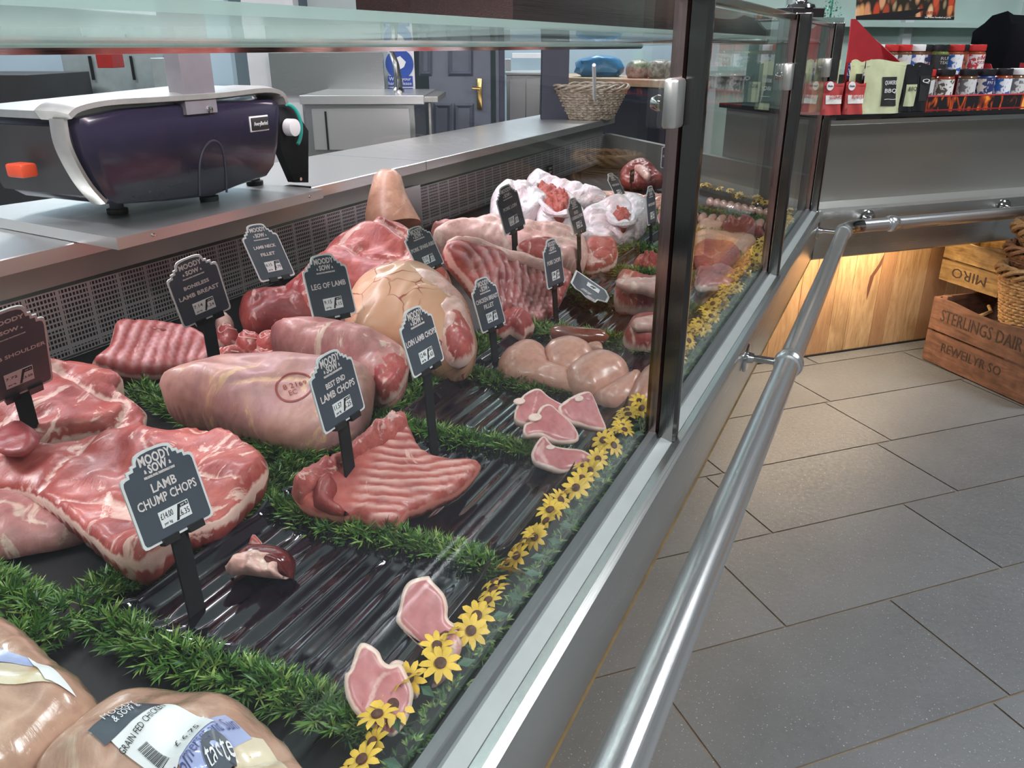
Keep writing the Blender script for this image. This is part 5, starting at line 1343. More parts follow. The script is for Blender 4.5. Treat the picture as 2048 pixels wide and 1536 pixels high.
o = bpy.data.objects['rib_fat_cap']; set_parent(o, bpy.data.objects['spare_rib_rack']); del o['category']
lump('pork_loin', [(868, 478), (880, 462), (930, 452), (990, 445), (1050, 458), (1110, 462), (1150, 470), (1172, 488), (1175, 520), (1155, 545), (1110, 535), (1060, 520), (1000, 502), (930, 488)], MT['fat'], 'long pork loin with scored pale rind under the pork loin sign', z=Z0 + .055, T=.045, Tb=.05, w=.05, noise=.006, seed=32, surf=lambda x, y: .002 * np.sin(260 * x))
o = blob('cut_face', [(1138, 505), (1142, 490), (1160, 484), (1172, 492), (1172, 520), (1168, 545), (1152, 545), (1140, 530)], MT['pork'], O=at(1155, 545, Z0 + .01), N=(.8, -.5, .3), T=.012, Tb=.02, w=.012, noise=.005, seed=33, parent=bpy.data.objects['pork_loin']); o['label'] = 'red cut end of the loin'
o = blob('loin_meat', [(1040, 488), (1085, 480), (1110, 490), (1120, 520), (1100, 530), (1060, 515), (1035, 500)], MT['pork'], O=at(1080, 535, Z0 + .06), N=(.4, -.3, .85), T=.02, Tb=.02, w=.02, noise=.006, seed=34, parent=bpy.data.objects['pork_loin']); o['label'] = 'red meat showing beside the rind'
lump('pork_ribs_strip', [(862, 462), (880, 452), (930, 450), (1000, 440), (1040, 445), (1060, 470), (1000, 472), (930, 475), (890, 482)], MT['lamb3'], 'strip of pale pork ribs lying against the grille', z=Z0 + .075, T=.03, Tb=.07, w=.03, noise=.006, seed=35, surf=lambda x, y: .004 * np.sin(320 * x))
lump('rib_bone_chunk', [(985, 665), (1000, 640), (1030, 628), (1060, 640), (1070, 655), (1055, 662), (1048, 678), (1022, 670), (1000, 676)], MT['prib'], 'small knobbly pork bone piece right of the chicken breast sign', z=Z0 + .03, T=.03, Tb=.03, w=.02, noise=.012, nscale=70, seed=36)
lump('pork_belly_slab', [(1168, 492), (1200, 482), (1228, 488), (1236, 505), (1228, 530), (1190, 545), (1166, 540)], MT['pork'], 'square red pork belly slab right of the loin', z=Z0 + .035, T=.025, Tb=.035, w=.014, noise=.006, seed=37)
# --- front rack of lamb
nr = (.20, -.25, .94)
O_ = at(760, 1000, Z0 + .03)
lump('rack_of_lamb', [(583, 985), (600, 972), (660, 930), (720, 890), (770, 855), (806, 838), (822, 862), (838, 895), (868, 916), (900, 924), (930, 922), (962, 930), (950, 955), (920, 985), (880, 1005), (840, 1022), (815, 1030), (800, 1055), (780, 1064), (750, 1058), (720, 1040), (690, 1040), (650, 1035), (610, 1022), (592, 1005)], MT['rib'], 'large rack of lamb with fanned ribs in the middle tray', O=O_, N=nr, T=.012, Tb=.02, w=.012, res=.004,
     ribs=((742, 940), (905, 968), .0125, -2.6, -.01), ribh=.0022, noise=.004, crease=0, seed=40, surf=lambda x, y: .22 * (x * x + y * y) * 1.0)
ro = bpy.data.objects['rack_of_lamb']
o = blob('backbone', [(583, 985), (600, 970), (660, 930), (720, 888), (770, 853), (806, 838), (818, 858), (800, 876), (740, 912), (680, 952), (630, 990), (600, 1008)], meat('backbone_meat', (.52, .14, .12), (.36, .06, .06), (.78, .50, .46), .45, 30, bump=.5), O=O_ + np.array([0, 0, .006]), N=nr, T=.028, Tb=.016, w=.014, res=.004, noise=.010, nscale=80, seed=41, parent=ro)
o['label'] = 'red meaty backbone edge'
o = blob('red_trimming', [(630, 975), (650, 960), (672, 965), (676, 985), (668, 1005), (700, 1030), (660, 1028), (625, 1010)], MT['dark'], O=O_ + np.array([0, 0, .010]), N=nr, T=.016, Tb=.01, w=.015, res=.004, noise=.006, seed=42, parent=ro)
# --- heart piece
O_ = at(520, 1150, Z0 + .012); hn = (.3, -.55, .75)
lump('heart', [(455, 1148), (462, 1125), (478, 1105), (500, 1090), (530, 1088), (560, 1094), (582, 1108), (592, 1128), (588, 1150), (583, 1160), (540, 1152), (500, 1150)], MT['heart'], 'halved dark heart with pale fat on the near black tray', O=O_, N=hn, T=.024, Tb=.014, w=.03, res=.003, noise=.003, seed=43)
hh = bpy.data.objects['heart']
o = blob('fat_cap', [(452, 1138), (462, 1128), (470, 1112), (500, 1102), (530, 1104), (548, 1112), (535, 1122), (560, 1125), (578, 1120), (555, 1135), (562, 1150), (585, 1158), (540, 1156), (490, 1150), (462, 1152)], MT['fat'], O=O_ + np.array(hn) * .014, N=hn, T=.020, Tb=.012, w=.012, res=.0025, noise=.010, nscale=70, seed=44, parent=hh, wob=.05); o['label'] = 'pale pink fat folded over the front'
o = blob('vessel_tip', [(498, 1092), (501, 1076), (507, 1068), (516, 1076), (526, 1090), (512, 1098)], MT['pork'], O=O_ + np.array([0, .012, 0]), N=hn, T=.008, Tb=.008, w=.006, res=.0025, seed=45, parent=hh)
# --- loin chops
def chop(px, N, O, label, T=.009, Tb=.020, bone=None, mat='chop', name='loin_chop', seed=0, group=None):
    o = lump(name, px, MT[mat], label, cat='chop', O=O, N=N, T=T * .35, Tb=Tb, w=.016, res=.003, noise=.0018, seed=seed, sharp=True)
    if bone:
        q = atn(bone[0], bone[1], O, N) + np.array(N) / np.linalg.norm(N) * T * .5
        qm = Vector(N).to_track_quat('Z', 'Y').to_matrix()
        MB().lathe([(0, .0), (bone[2] * .8, 0), (bone[2] * .7, .0012), (bone[2] * .3, .0018), (0, .001)], c=tuple(q), n=16, M3=qm @ Matrix.Diagonal((1.5, .9, 1))).obj('bone', MT['bone'], o, True)
    return o
cn = (.45, -.42, .79)
chop([(1028, 835), (1040, 798), (1062, 780), (1080, 778), (1096, 792), (1112, 802), (1128, 812), (1120, 830), (1090, 838), (1075, 850), (1050, 850)], cn, at(1080, 850, Z0 + .045), 'pork loin chop at the back left of the chop pile', bone=(1037, 806, .007), seed=50)
chop([(1118, 812), (1150, 790), (1178, 783), (1190, 800), (1200, 825), (1213, 858), (1195, 860), (1165, 852), (1140, 846), (1122, 830)], (.6, -.4, .7), at(1165, 868, Z0 + .030), 'upright pork loin chop at the back right of the pile', bone=(1155, 800, .006), seed=51)
chop([(1048, 850), (1068, 838), (1080, 815), (1100, 808), (1120, 825), (1145, 848), (1158, 872), (1150, 885), (1110, 884), (1080, 872), (1050, 872)], cn, at(1100, 886, Z0 + .035), 'pork loin chop with round bone in the middle of the pile', bone=(1068, 838, .008), seed=52)
chop([(1062, 908), (1075, 882), (1090, 872), (1105, 890), (1130, 896), (1165, 900), (1188, 916), (1182, 930), (1150, 940), (1120, 945), (1090, 935), (1068, 925)], (.3, -.5, .8), at(1120, 945, Z0 + .016), 'front pork loin chop lying on its side', bone=(1100, 898, .005), seed=53)
# --- chump chops by the glass
chop([(806, 1180), (822, 1160), (858, 1152), (862, 1160), (888, 1188), (896, 1215), (897, 1240), (930, 1260), (925, 1290), (905, 1300), (880, 1306), (850, 1300), (820, 1275), (798, 1252), (792, 1238), (800, 1210)], (.45, -.55, .70), at(870, 1300, Z0 + .022), 'upper chump chop leaning by the glass near the flowers', mat='chump', name='chump_chop', seed=54, Tb=.024)
chop([(800, 1255), (840, 1290), (872, 1320), (874, 1345), (862, 1376), (885, 1365), (905, 1340), (925, 1290), (905, 1268), (870, 1300)], (.5, -.6, .6), at(870, 1370, Z0 + .010), 'chump chop tucked below the upper one', mat='edge', name='chump_chop', seed=55)
chop([(690, 1348), (700, 1340), (720, 1286), (755, 1300), (765, 1320), (780, 1330), (800, 1325), (812, 1345), (826, 1378), (826, 1400), (815, 1440), (790, 1472), (770, 1470), (735, 1450), (705, 1420), (690, 1385)], (.42, -.50, .74), at(760, 1470, Z0 + .016), 'lowest chump chop at the front of the near tray', mat='chump', name='chump_chop', seed=56, Tb=.024)
chop([(775, 1335), (790, 1320), (810, 1325), (830, 1350), (840, 1380), (830, 1400), (812, 1380), (795, 1352)], (.5, -.3, .75), at(815, 1398, Z0 + .014), 'small chump chop behind the lowest one', mat='chump', name='chump_chop', seed=57)
# --- chicken fillets
for i, (px, z, T, lb) in enumerate([
    ([(998, 742), (1000, 715), (1030, 692), (1062, 686), (1090, 700), (1098, 730), (1105, 760), (1060, 768), (1020, 762)], .022, .034, 'leftmost smooth chicken fillet beside the chicken breast sign'),
    ([(1058, 750), (1085, 725), (1115, 735), (1150, 750), (1158, 780), (1128, 775), (1090, 765)], .012, .020, 'small chicken fillet tucked under the two left ones'),
    ([(1088, 722), (1090, 695), (1120, 682), (1150, 681), (1180, 695), (1192, 720), (1175, 745), (1140, 756), (1105, 746)], .034, .036, 'chicken fillet second from the left, overlapping its neighbour'),
    ([(1132, 760), (1140, 735), (1170, 712), (1210, 707), (1245, 722), (1258, 740), (1250, 765), (1215, 778), (1190, 792), (1150, 785)], .040, .034, 'chicken fillet in the middle with a white sinew'),
    ([(1185, 792), (1215, 775), (1262, 745), (1285, 750), (1290, 775), (1270, 805), (1230, 815), (1200, 808)], .018, .028, 'chicken fillet at the front, below the sinewed one'),
    ([(1255, 800), (1268, 765), (1290, 738), (1315, 730), (1345, 735), (1350, 780), (1320, 812), (1290, 825), (1262, 820)], .024, .034, 'rightmost chicken fillet against the glass post')]):
    lump('chicken_fillet', px, MT['chicken'], lb, cat='chicken fillet', z=DK + .014 + z, T=T * .8, Tb=.012 + z * .7, w=.04, noise=.003, nscale=18, seed=60 + i, group=None)
# --- dark sausages and joints right
def saus(p, q, r, mat, label, sag=.008, name='sausage', cat='sausage', group=None):
    p = np.array(p, float); q = np.array(q, float); d = q - p; L_ = np.linalg.norm(d); sd = np.cross(d / L_, (0, 0, 1)); K = 12
    pts = [p + d * i / K + sd * sag * math.sin(math.pi * i / K) for i in range(K + 1)]
    rs = [r * max(.12, math.sin(math.acos(max(-1, min(1, (2 * i / K - 1))) )) ** .45 if 0 < i < K else .12) for i in range(K + 1)]
    m = MB().tube(pts, r, 14, rs=rs); m.v = [(a, b, c) for a, b, c in m.v]
    o = m.obj(name, mat, None, True); return tag(o, label, cat, group)
a, b = at(1100, 662, DK + .03), at(1218, 674, DK + .03); saus(a, b, .0165, MT['dsaus'], 'glossy dark brown sausage lying on top in the sausage tray', .012)
a, b = at(1100, 672, DK + .016), at(1205, 698, DK + .016); saus(a, b, .0145, MT['saus'], 'paler brown sausage under the glossy dark one', -.004)
lump('pork_fillet_joint', [(1232, 568), (1250, 562), (1300, 575), (1345, 572), (1350, 620), (1300, 628), (1250, 622), (1228, 612)], MT['pork'], 'red pork joint with a fat lid in front of the nearest post', z=DK + .030, T=.05, Tb=.025, w=.03, noise=.008, seed=70)
o = blob('fat_lid', [(1230, 562), (1262, 558), (1300, 560), (1330, 550), (1355, 555), (1355, 580), (1310, 584), (1280, 576), (1250, 572)], MT['fat'], z=DK + .078, T=.008, Tb=.016, w=.014, noise=.006, seed=71, parent=bpy.data.objects['pork_fillet_joint']); o['label'] = 'folded pale fat lid'
lump('rolled_pork_joint', [(1248, 668), (1262, 645), (1300, 638), (1352, 642), (1352, 695), (1310, 705), (1262, 698), (1246, 686)], MT['pork'], 'pink rolled pork joint beside the dark sausages', z=DK + .03, T=.035, Tb=.022, w=.03, noise=.004, seed=72)
o = blob('fat_lid', [(1262, 645), (1300, 637), (1352, 640), (1352, 660), (1300, 655), (1268, 655)], MT['fat'], z=DK + .058, T=.010, Tb=.012, w=.012, noise=.003, seed=73, parent=bpy.data.objects['rolled_pork_joint']); o['label'] = 'pale fat along the back'
lump('diced_pork', [(1272, 520), (1300, 515), (1345, 518), (1350, 545), (1300, 548), (1268, 540)], MT['mince'], 'bright red diced meat in front of the nearest post', cat='diced meat', z=DK + .02, T=.025, Tb=.015, w=.02, noise=.014, nscale=90, seed=74)
# --- beyond the nearest post
lump('turkey_slab', [(1395, 448), (1430, 446), (1470, 460), (1512, 478), (1500, 500), (1450, 520), (1395, 530)], MT['skin'], 'flat meat slab tinted orange for reflected wood between the first two posts', z=DK + .018, T=.012, Tb=.016, w=.02, noise=.004, seed=76)  # tan skin colour stands in for wood reflected in the pane
lump('minced_slab', [(1392, 490), (1430, 486), (1470, 492), (1480, 515), (1440, 532), (1392, 535)], MT['mince'], 'coarse pink minced slab in front of the tinted flat one', cat='minced meat', z=DK + .030, T=.012, Tb=.02, w=.02, noise=.004, seed=77)
for i, (y_, lb) in enumerate([(545, 'upper'), (563, 'lower')]):
    lump('pork_steak', [(1392, y_ - 6), (1420, y_ - 9), (1455, y_ - 5), (1474, y_ + 4), (1462, y_ + 14), (1425, y_ + 16), (1392, y_ + 16)], MT['chop'], lb + ' of two pink pork steaks right of the nearest post', cat='steak', z=DK + .02 + .0 * i, T=.016, Tb=.010, w=.02, seed=78 + i)
lump('red_trimmings', [(1440, 455), (1470, 448), (1500, 455), (1530, 470), (1535, 485), (1500, 482), (1465, 470)], MT['dark'], 'dark red meat trimmings in front of the far sausages', z=DK + .02, T=.03, Tb=.015, w=.02, noise=.02, nscale=60, seed=80)
# --- the far sausages in two rows: copies of one
s0 = MB(); K = 10
proto = None
def sausage_row(a, b, n, ln, dirv, group, lab, first_mesh=[None]):
    a = np.array(a); b = np.array(b); rr_ = random.Random(n)
    for i in range(n):
        c = a + (b - a) * i / max(1, n - 1)
        if first_mesh[0] is None:
            rs = [.0045, .0105, .0122, .0125, .0125, .0125, .0122, .0105, .0045]; pts = [(-.5 + j / 8, 0, 0) for j in range(9)]
            m = MB().tube([(x * .105, .004 * math.cos(x * 3), 0) for x, _, _ in pts], .012, 12, rs=rs)
            o = m.obj('sausage', MT['saus'], None, True); first_mesh[0] = o
        else:
            o = first_mesh[0].copy(); COL.objects.link(o)
        o.location = (c[0], c[1], c[2] + rr_.uniform(0, .001)); o.rotation_euler = (0, 0, math.atan2(dirv[1], dirv[0]) + rr_.uniform(-.06, .06))
        o.scale = (ln / .105, 1, 1)
        tag(o, lab, 'sausage', group)
za = DK + .014
sausage_row((-.555, 2.775, za), (-.325, 2.635, za), 10, .085, (-.22, .97), 'sausages in the rear far row', 'plain pink sausage in the rear row by the corner flowers, seen through the glass')
sausage_row((-.545, 2.49, za), (-.315, 2.46, za), 9, .095, (-.10, 1), 'sausages in the front far row', 'plain pink sausage in the front row between two grass strips, seen through the glass')
sausage_row(at(1165, 388, za), at(1262, 392, za), 9, .12, (.9, -.3), 'chipolatas by the mince bags', 'pink sausage in the fan behind the mince bags')
sausage_row(at(1300, 395, za), at(1352, 402, za), 5, .11, (.3, 1), 'sausages left of the nearest post', 'pink sausage in the pile left of the nearest post')
sausage_row(at(1308, 412, za), at(1352, 418, za), 4, .11, (.3, 1), 'sausages left of the nearest post, front', 'pink sausage in the front group left of the nearest post')
lump('beef_joint', [(1240, 345), (1255, 328), (1280, 318), (1300, 325), (1318, 345), (1330, 362), (1290, 370), (1250, 366)], MT['dark'], 'dark marbled beef joint at the far end of the deck', z=DK + .048, T=.022, Tb=.046, w=.05, noise=.01, seed=84)
o = blob('fat_stripe', [(1262, 330), (1285, 322), (1295, 338), (1302, 352), (1288, 352), (1278, 342)], MT['fat'], z=DK + .075, T=.012, Tb=.02, w=.015, seed=85, parent=bpy.data.objects['beef_joint']); o['label'] = 'white fat stripe'
lump('gammon_steak', [(1315, 430), (1330, 420), (1352, 425), (1352, 450), (1320, 448)], MT['chop'], 'pink gammon steak beside the small sign by the post', cat='steak', z=DK + .02, T=.012, Tb=.012, w=.015, seed=86)
# --- mince in white plastic bags
film = NT('white_bag_film')
v = film.coord(); f1 = film.noise(v, 25, 5, 1.2); f2 = film.noise(v, 9, 3)
c = film.ramp(f2, [(.35, (.80, .62, .66)), (.6, (.86, .80, .84))])
film.set(Base_Color=c, Roughness=.25, Coat_Weight=.5, Subsurface_Weight=.2, Subsurface_Scale=.01); film.bump(f1, .9, .012)
prt = plain('blue_bag_print', (.25, .27, .42), .4, var=.3, scale=90)
bags = [([(980, 420), (985, 390), (1010, 372), (1050, 372), (1092, 395), (1100, 415), (1070, 445), (1040, 470), (1000, 468), (982, 445)], .06, [(1040, 395), (1062, 390), (1072, 400), (1050, 408)], 'white plastic bag of mince behind the pork loin sign'),
        ([(1052, 372), (1062, 352), (1080, 346), (1110, 360), (1160, 378), (1218, 398), (1200, 412), (1140, 415), (1090, 400)], .07, [(1076, 376), (1110, 382), (1140, 400), (1132, 425), (1100, 420), (1082, 400)], 'tall white plastic bag of mince at the back of the bags'),
        ([(1072, 440), (1078, 415), (1120, 415), (1160, 412), (1175, 440), (1165, 470), (1120, 478), (1080, 465)], .045, [(1088, 418), (1120, 412), (1138, 420), (1120, 432), (1096, 430)], 'white plastic bag of mince left of the small diced sign'),
        ([(1160, 430), (1190, 412), (1230, 395), (1275, 392), (1300, 410), (1285, 440), (1270, 465), (1220, 485), (1175, 478), (1160, 455)], .05, [(1208, 418), (1230, 420), (1262, 436), (1250, 448), (1228, 440)], 'widest white plastic bag of mince nearest the far small sign')]
for i, (px, T, mpx, lb) in enumerate(bags):
    o = lump('mince_bag', px, film.m, lb, cat='bag', z=DK + .03 + T * .5, T=T * .5, Tb=.028 + T * .5, w=.04, noise=.013, nscale=20, seed=90 + i, crease=.9)
    q = blob('blue_print', [(px[0][0] + 0.45 * (px[len(px) // 2][0] - px[0][0]) + a, max(p[1] for p in px) - 25 + b) for a, b in [(-14, -8), (10, -12), (34, -4), (36, 6), (10, 2), (-12, 4)]], prt, z=DK + .03, T=T * 1.0, Tb=.001, w=.02, noise=.004, seed=99, parent=o) if i in (0, 3) else None
    mm_ = lump('mince', mpx, MT['mince'], ['loose red mince in the bag behind the pork loin sign', 'big heap of red mince in the tall back bag', 'red mince in the bag left of the small diced sign', 'strip of red mince in the widest bag'][i], cat='mince', z=DK + .03 + T * .92, T=.016, Tb=.03, w=.014, noise=.012, nscale=110, seed=95 + i)
    mm_['kind'] = 'stuff'
    # rolled film edge round the opening
    pp = smooth_poly([tuple(atn(a, b, (0, 0, DK + .03 + T), (0, 0, 1))) for a, b in mpx], 5)
    cc = pp.mean(axis=0); rr_ = random.Random(i)
    pp = cc + (pp - cc) * 1.18; pp = np.vstack([pp, pp[:1]])
    pts = [(p[0], p[1], p[2] + .003 * math.sin(j * .9) + .002) for j, p in enumerate(pp)]
    MB().tube(pts, .009, 8, cap=False, rs=[.009 + .003 * math.sin(j * 1.3) for j in range(len(pts))][:-1] + [.009]).obj('rolled_edge', film.m, o, True)

# ------------------------------------------------------------ packed chickens, bottom left
def packed(px, z, T, label, seed):
    return lump('packed_chicken', px, MT['cskin'], label, cat='packed chicken', z=z, T=T, Tb=.035, w=.085, noise=.020, nscale=15, seed=seed, res=.006, crease=.5, tilt=0, ground=DK)
c1 = packed([(-160, 1330), (-80, 1235), (0, 1250), (70, 1290), (130, 1350), (180, 1385), (205, 1425), (185, 1470), (120, 1520), (40, 1580), (-120, 1600), (-200, 1450)], DK + .06, .05, 'film wrapped whole chicken cut by the left picture edge', 100)
c2 = packed([(90, 1536), (170, 1460), (240, 1410), (300, 1398), (400, 1410), (480, 1425), (540, 1470), (600, 1530), (640, 1600), (560, 1720), (300, 1780), (120, 1700), (60, 1600)], DK + .06, .05, 'film wrapped whole chicken with price label at the bottom', 101)
def onsurf(px, tgt_z): return at(px[0], px[1], tgt_z)
def sheet(name, quad, z, mat, tgt, par, off=.0012, K=14):
    P = [at(x, y, z) for x, y in quad]; m = MB(); v = []
    for j in range(K + 1):
        for i in range(K + 1):
            a, b = i / K, j / K
            v.append(P[0] * (1 - a) * (1 - b) + P[1] * a * (1 - b) + P[2] * a * b + P[3] * (1 - a) * b)
    m.add(v, [(j * (K + 1) + i, j * (K + 1) + i + 1, (j + 1) * (K + 1) + i + 1, (j + 1) * (K + 1) + i) for j in range(K) for i in range(K)])
    o = mesh_obj(name, m.v, m.f, mat, par, True); drape(o, tgt, off); return o
zt_ = DK + .105
printm = NT('chicken_bag_print'); v = printm.coord(); f = printm.noise(v, 16, 2, .5)
printm.set(Base_Color=printm.ramp(f, [(.48, (.72, .60, .45)), (.56, (.62, .36, .10))]), Roughness=.2, Coat_Weight=.6)
bluep = plain('chicken_bag_blue', (.42, .46, .72), .2, coat=.6); bluep = bluep
sheet('orange_print', [(430, 1470), (520, 1440), (620, 1540), (540, 1600)], zt_, printm.m, c2, c2, .0010)
sheet('blue_print', [(330, 1500), (450, 1425), (500, 1450), (400, 1560)], zt_, bluep, c2, c2, .0014)
sheet('orange_print', [(-20, 1310), (80, 1310), (110, 1350), (-20, 1362)], zt_, printm.m, c1, c1, .0010)
sheet('blue_print', [(-20, 1275), (50, 1290), (70, 1312), (-20, 1308)], zt_, bluep, c1, c1, .0014)
sheet('price_label', [(48, 1290), (100, 1320), (142, 1352), (88, 1350)], zt_, M['paper'], c1, c1, .0022)
lbq = [(205, 1462), (330, 1404), (432, 1452), (330, 1545)]
pl2 = sheet('price_label', lbq, zt_, M['paper'], c2, c2, .0022)
hq = [(175, 1460), (255, 1398), (330, 1404), (208, 1480)]
sheet('label_header', hq, zt_, M['slate'], c2, c2, .0026)
def ltxt(s, px, size, px2, mat=M['ink'], off=.0034, par=None, width=None, tgt=None, zt=None):
    zt = zt or zt_
    p = at(px[0], px[1], zt); q = at(px2[0], px2[1], zt); d = q - p; u = np.array([-d[1], d[0], 0])
    o = text('lettering', s, size, mat, par or c2, (p + q) / 2, d, u, width=width or np.linalg.norm(d), extr=0); drape(o, tgt or c2, off); return o
ltxt('MOODY', (205, 1440), .012, (268, 1402), M['paper'], .0042)
ltxt('& SOW &', (228, 1446), .009, (280, 1412), M['paper'], .0042)
ltxt('GRAIN FED CHICKEN', (238, 1490), .008, (330, 1420))
ltxt('£ 6.75', (350, 1490), .010, (398, 1462))
for i in range(14):
    a_0 = at(268 + i * 3.4, 1482 + i * 1.9 + 10, zt_); b_0 = at(268 + i * 3.4 + 24, 1482 + i * 1.9 + 40 - i * 0, zt_)
m = MB()
A0, A1, B0, B1 = at(270, 1490, zt_), at(290, 1482, zt_), at(316, 1532, zt_), at(338, 1518, zt_)
rb_ = random.Random(1); u = 0
bc0 = [at(272, 1488, zt_), at(292, 1478, zt_), at(338, 1512, zt_), at(318, 1526, zt_)]
while u < 1:
    w_ = rb_.choice([.012, .022, .03])
    g = lambda a, b: bc0[0] * (1 - a) * (1 - b) + bc0[1] * (1 - a) * b + bc0[2] * a * b + bc0[3] * a * (1 - b)
    m.quad(g(u, 0), g(u, 1), g(min(1, u + w_), 1), g(min(1, u + w_), 0)); u += w_ + rb_.choice([.015, .03])
o = mesh_obj('barcode', m.v, m.f, M['ink'], pl2); drape(o, c2, .0034)
ltxt('Somerset and Sun', (352, 1536), .014, (470, 1440), plain('print_navy', (.10, .10, .25), .4), .0028)
tb = [at(438 + 32 * math.cos(a) , 1508 + 28 * math.sin(a), zt_) for a in [j * math.pi / 16 for j in range(32)]]
o = mesh_obj('round_badge', [tuple(p) for p in tb] + [tuple(np.mean(tb, axis=0))], [(i, (i + 1) % 32, 32) for i in range(32)], M['slate'], c2); drape(o, c2, .0038)
ltxt('taste', (414, 1520), .016, (464, 1490), M['paper'], .0048)

# ------------------------------------------------------------ price signs
def sign(BL, BR, TL, H, lines, price, label, stake_deck=True, tall=1.0, glare=False, simple=False):
    zb = HC - H
    A = at(BL[0], BL[1], zb); w = .076
    d = ray(*BR); d = d / np.linalg.norm(d); m_ = A - CC; b_ = m_ @ d; disc_ = b_ * b_ - (m_ @ m_ - w * w)
    B = CC + d * (b_ + math.sqrt(disc_)) if disc_ > 0 else CC + d * b_
    w = np.linalg.norm(B - A); X = (B - A) / w
    d = ray(*TL); t = ((A - CC) @ X) / (d @ X); P = CC + d * t; Yv = P - A; h = np.linalg.norm(Yv); Y = Yv / h; Zn = np.cross(X, Y)
    mid = (A + B) / 2
    e = empty('price_sign', (mid[0], mid[1], DK), label=label, cat='price sign')
    k = h / .92 * tall   # unit of height
    def L_(u, v, n=0): return mid + X * (u * w) + Y * (v * k) + Zn * n
    half = [(.5 - .05, 0), (.5 - .015, .012), (.5, .05), (.5, .86), (.488, .905), (.455, .925), (.40, .93), (.395, .985), (.33, .99), (.325, 1.035), (.275, 1.04), (.265, 1.09), (.235, 1.135), (.18, 1.155), (.09, 1.165)]
    prof = half + [(-u, v) for u, v in half[::-1]]
    MB().prism([L_(u, v) for u, v in prof], -Zn, .0016).obj('board', M['sign_white'], e)
    b_ = .030
    inn = []
    for u, v in half:
        inn.append((u - b_ * (1 if u > .02 else 0), v + (b_ if v < .1 else -b_ * 1.0)))
    inn = inn + [(-u, v) for u, v in inn[::-1]]
    fc_ = MB().prism([L_(u, v, .0003) for u, v in inn], -Zn, .0003).obj('slate_face', M['slate_glare'] if glare else M['slate'], e)
    tm = M['sign_text']
    def T(s, u, v, size, wd, mat=tm, bold=.003): return text('lettering', s, size * w, mat, fc_, L_(u, v, .0007), X, Y, width=wd * w, extr=.0001, bold=bold * w)
    if not simple:
        T('MOODY', 0, 1.035, .155, .44, bold=.005); T('SOW', 0, .915, .14, .26, bold=.005); T('&', -.17, .905, .06, .035); T('&', .17, .905, .06, .035)
        T('FOR LOCAL FOOD, TRADITIONALLY MADE', 0, .83, .035, .42)
    n = len(lines)
    for i, (s, wd, size) in enumerate(lines):
        v0 = .60 + (n - 1) * .075 - i * .155
        T(s, 0, v0, size, wd)
    # price ticket
    tk = MB().prism([L_(u, v, .0009) for u, v in [(-.20, .16), (.22, .16), (.22, .37), (-.20, .37)]], -Zn, .0005).obj('price_ticket', M['paper'], e)
    if price:
        text('lettering', price[0], .105 * w, M['ink'], tk, L_(-.10, .30, .0011), X, Y, width=.17 * w, extr=.0001)
        text('lettering', 'per kg', .05 * w, M['ink'], tk, L_(-.11, .205, .0011), X, Y, width=.11 * w, extr=.0001)
        MB().prism([L_(u, v, .0011) for u, v in [(.00, .17), (.07, .36), (.21, .36), (.21, .31), (.09, .31), (.035, .17)]], -Zn, .0003).obj('black_flash', M['ink'], tk)
        text('lettering', price[1], .10 * w, M['ink'], tk, L_(.12, .235, .0011), X, Y, width=.16 * w, extr=.0001)
        text('lettering', 'per lb', .045 * w, M['paper'], tk, L_(.15, .338, .0013), X, Y, width=.09 * w, extr=.0001)
    # clip and stake
    for u in (-.16, .2):
        MB().prism([L_(u - .10, -.05, .003), (L_(u + .12, -.05, .003)), L_(u + .12, .045, .003), L_(u - .10, .045, .003)], -Zn, .008).obj('clip', M['black'], e)
    foot = mid - Y * .02; fz = DK + .001
    base = np.array([mid[0] + X[0] * 0 + .004, mid[1], fz])
    sw = .12 * w
    m = MB()
    top = L_(.02, .0, -.004)
    v = [top - X * sw, top + X * sw, base + X * sw * 1.0, base - X * sw * 1.0]
    m.prism([p - np.array([.003, 0, 0]) for p in v], (1, 0, 0), .0025).obj('stake', M['matt_black'], e)
    return e
M['sign_text'] = plain('sign_lettering', (.72, .62, .62), .5, var=.02)
M['slate_glare'] = M['slate']
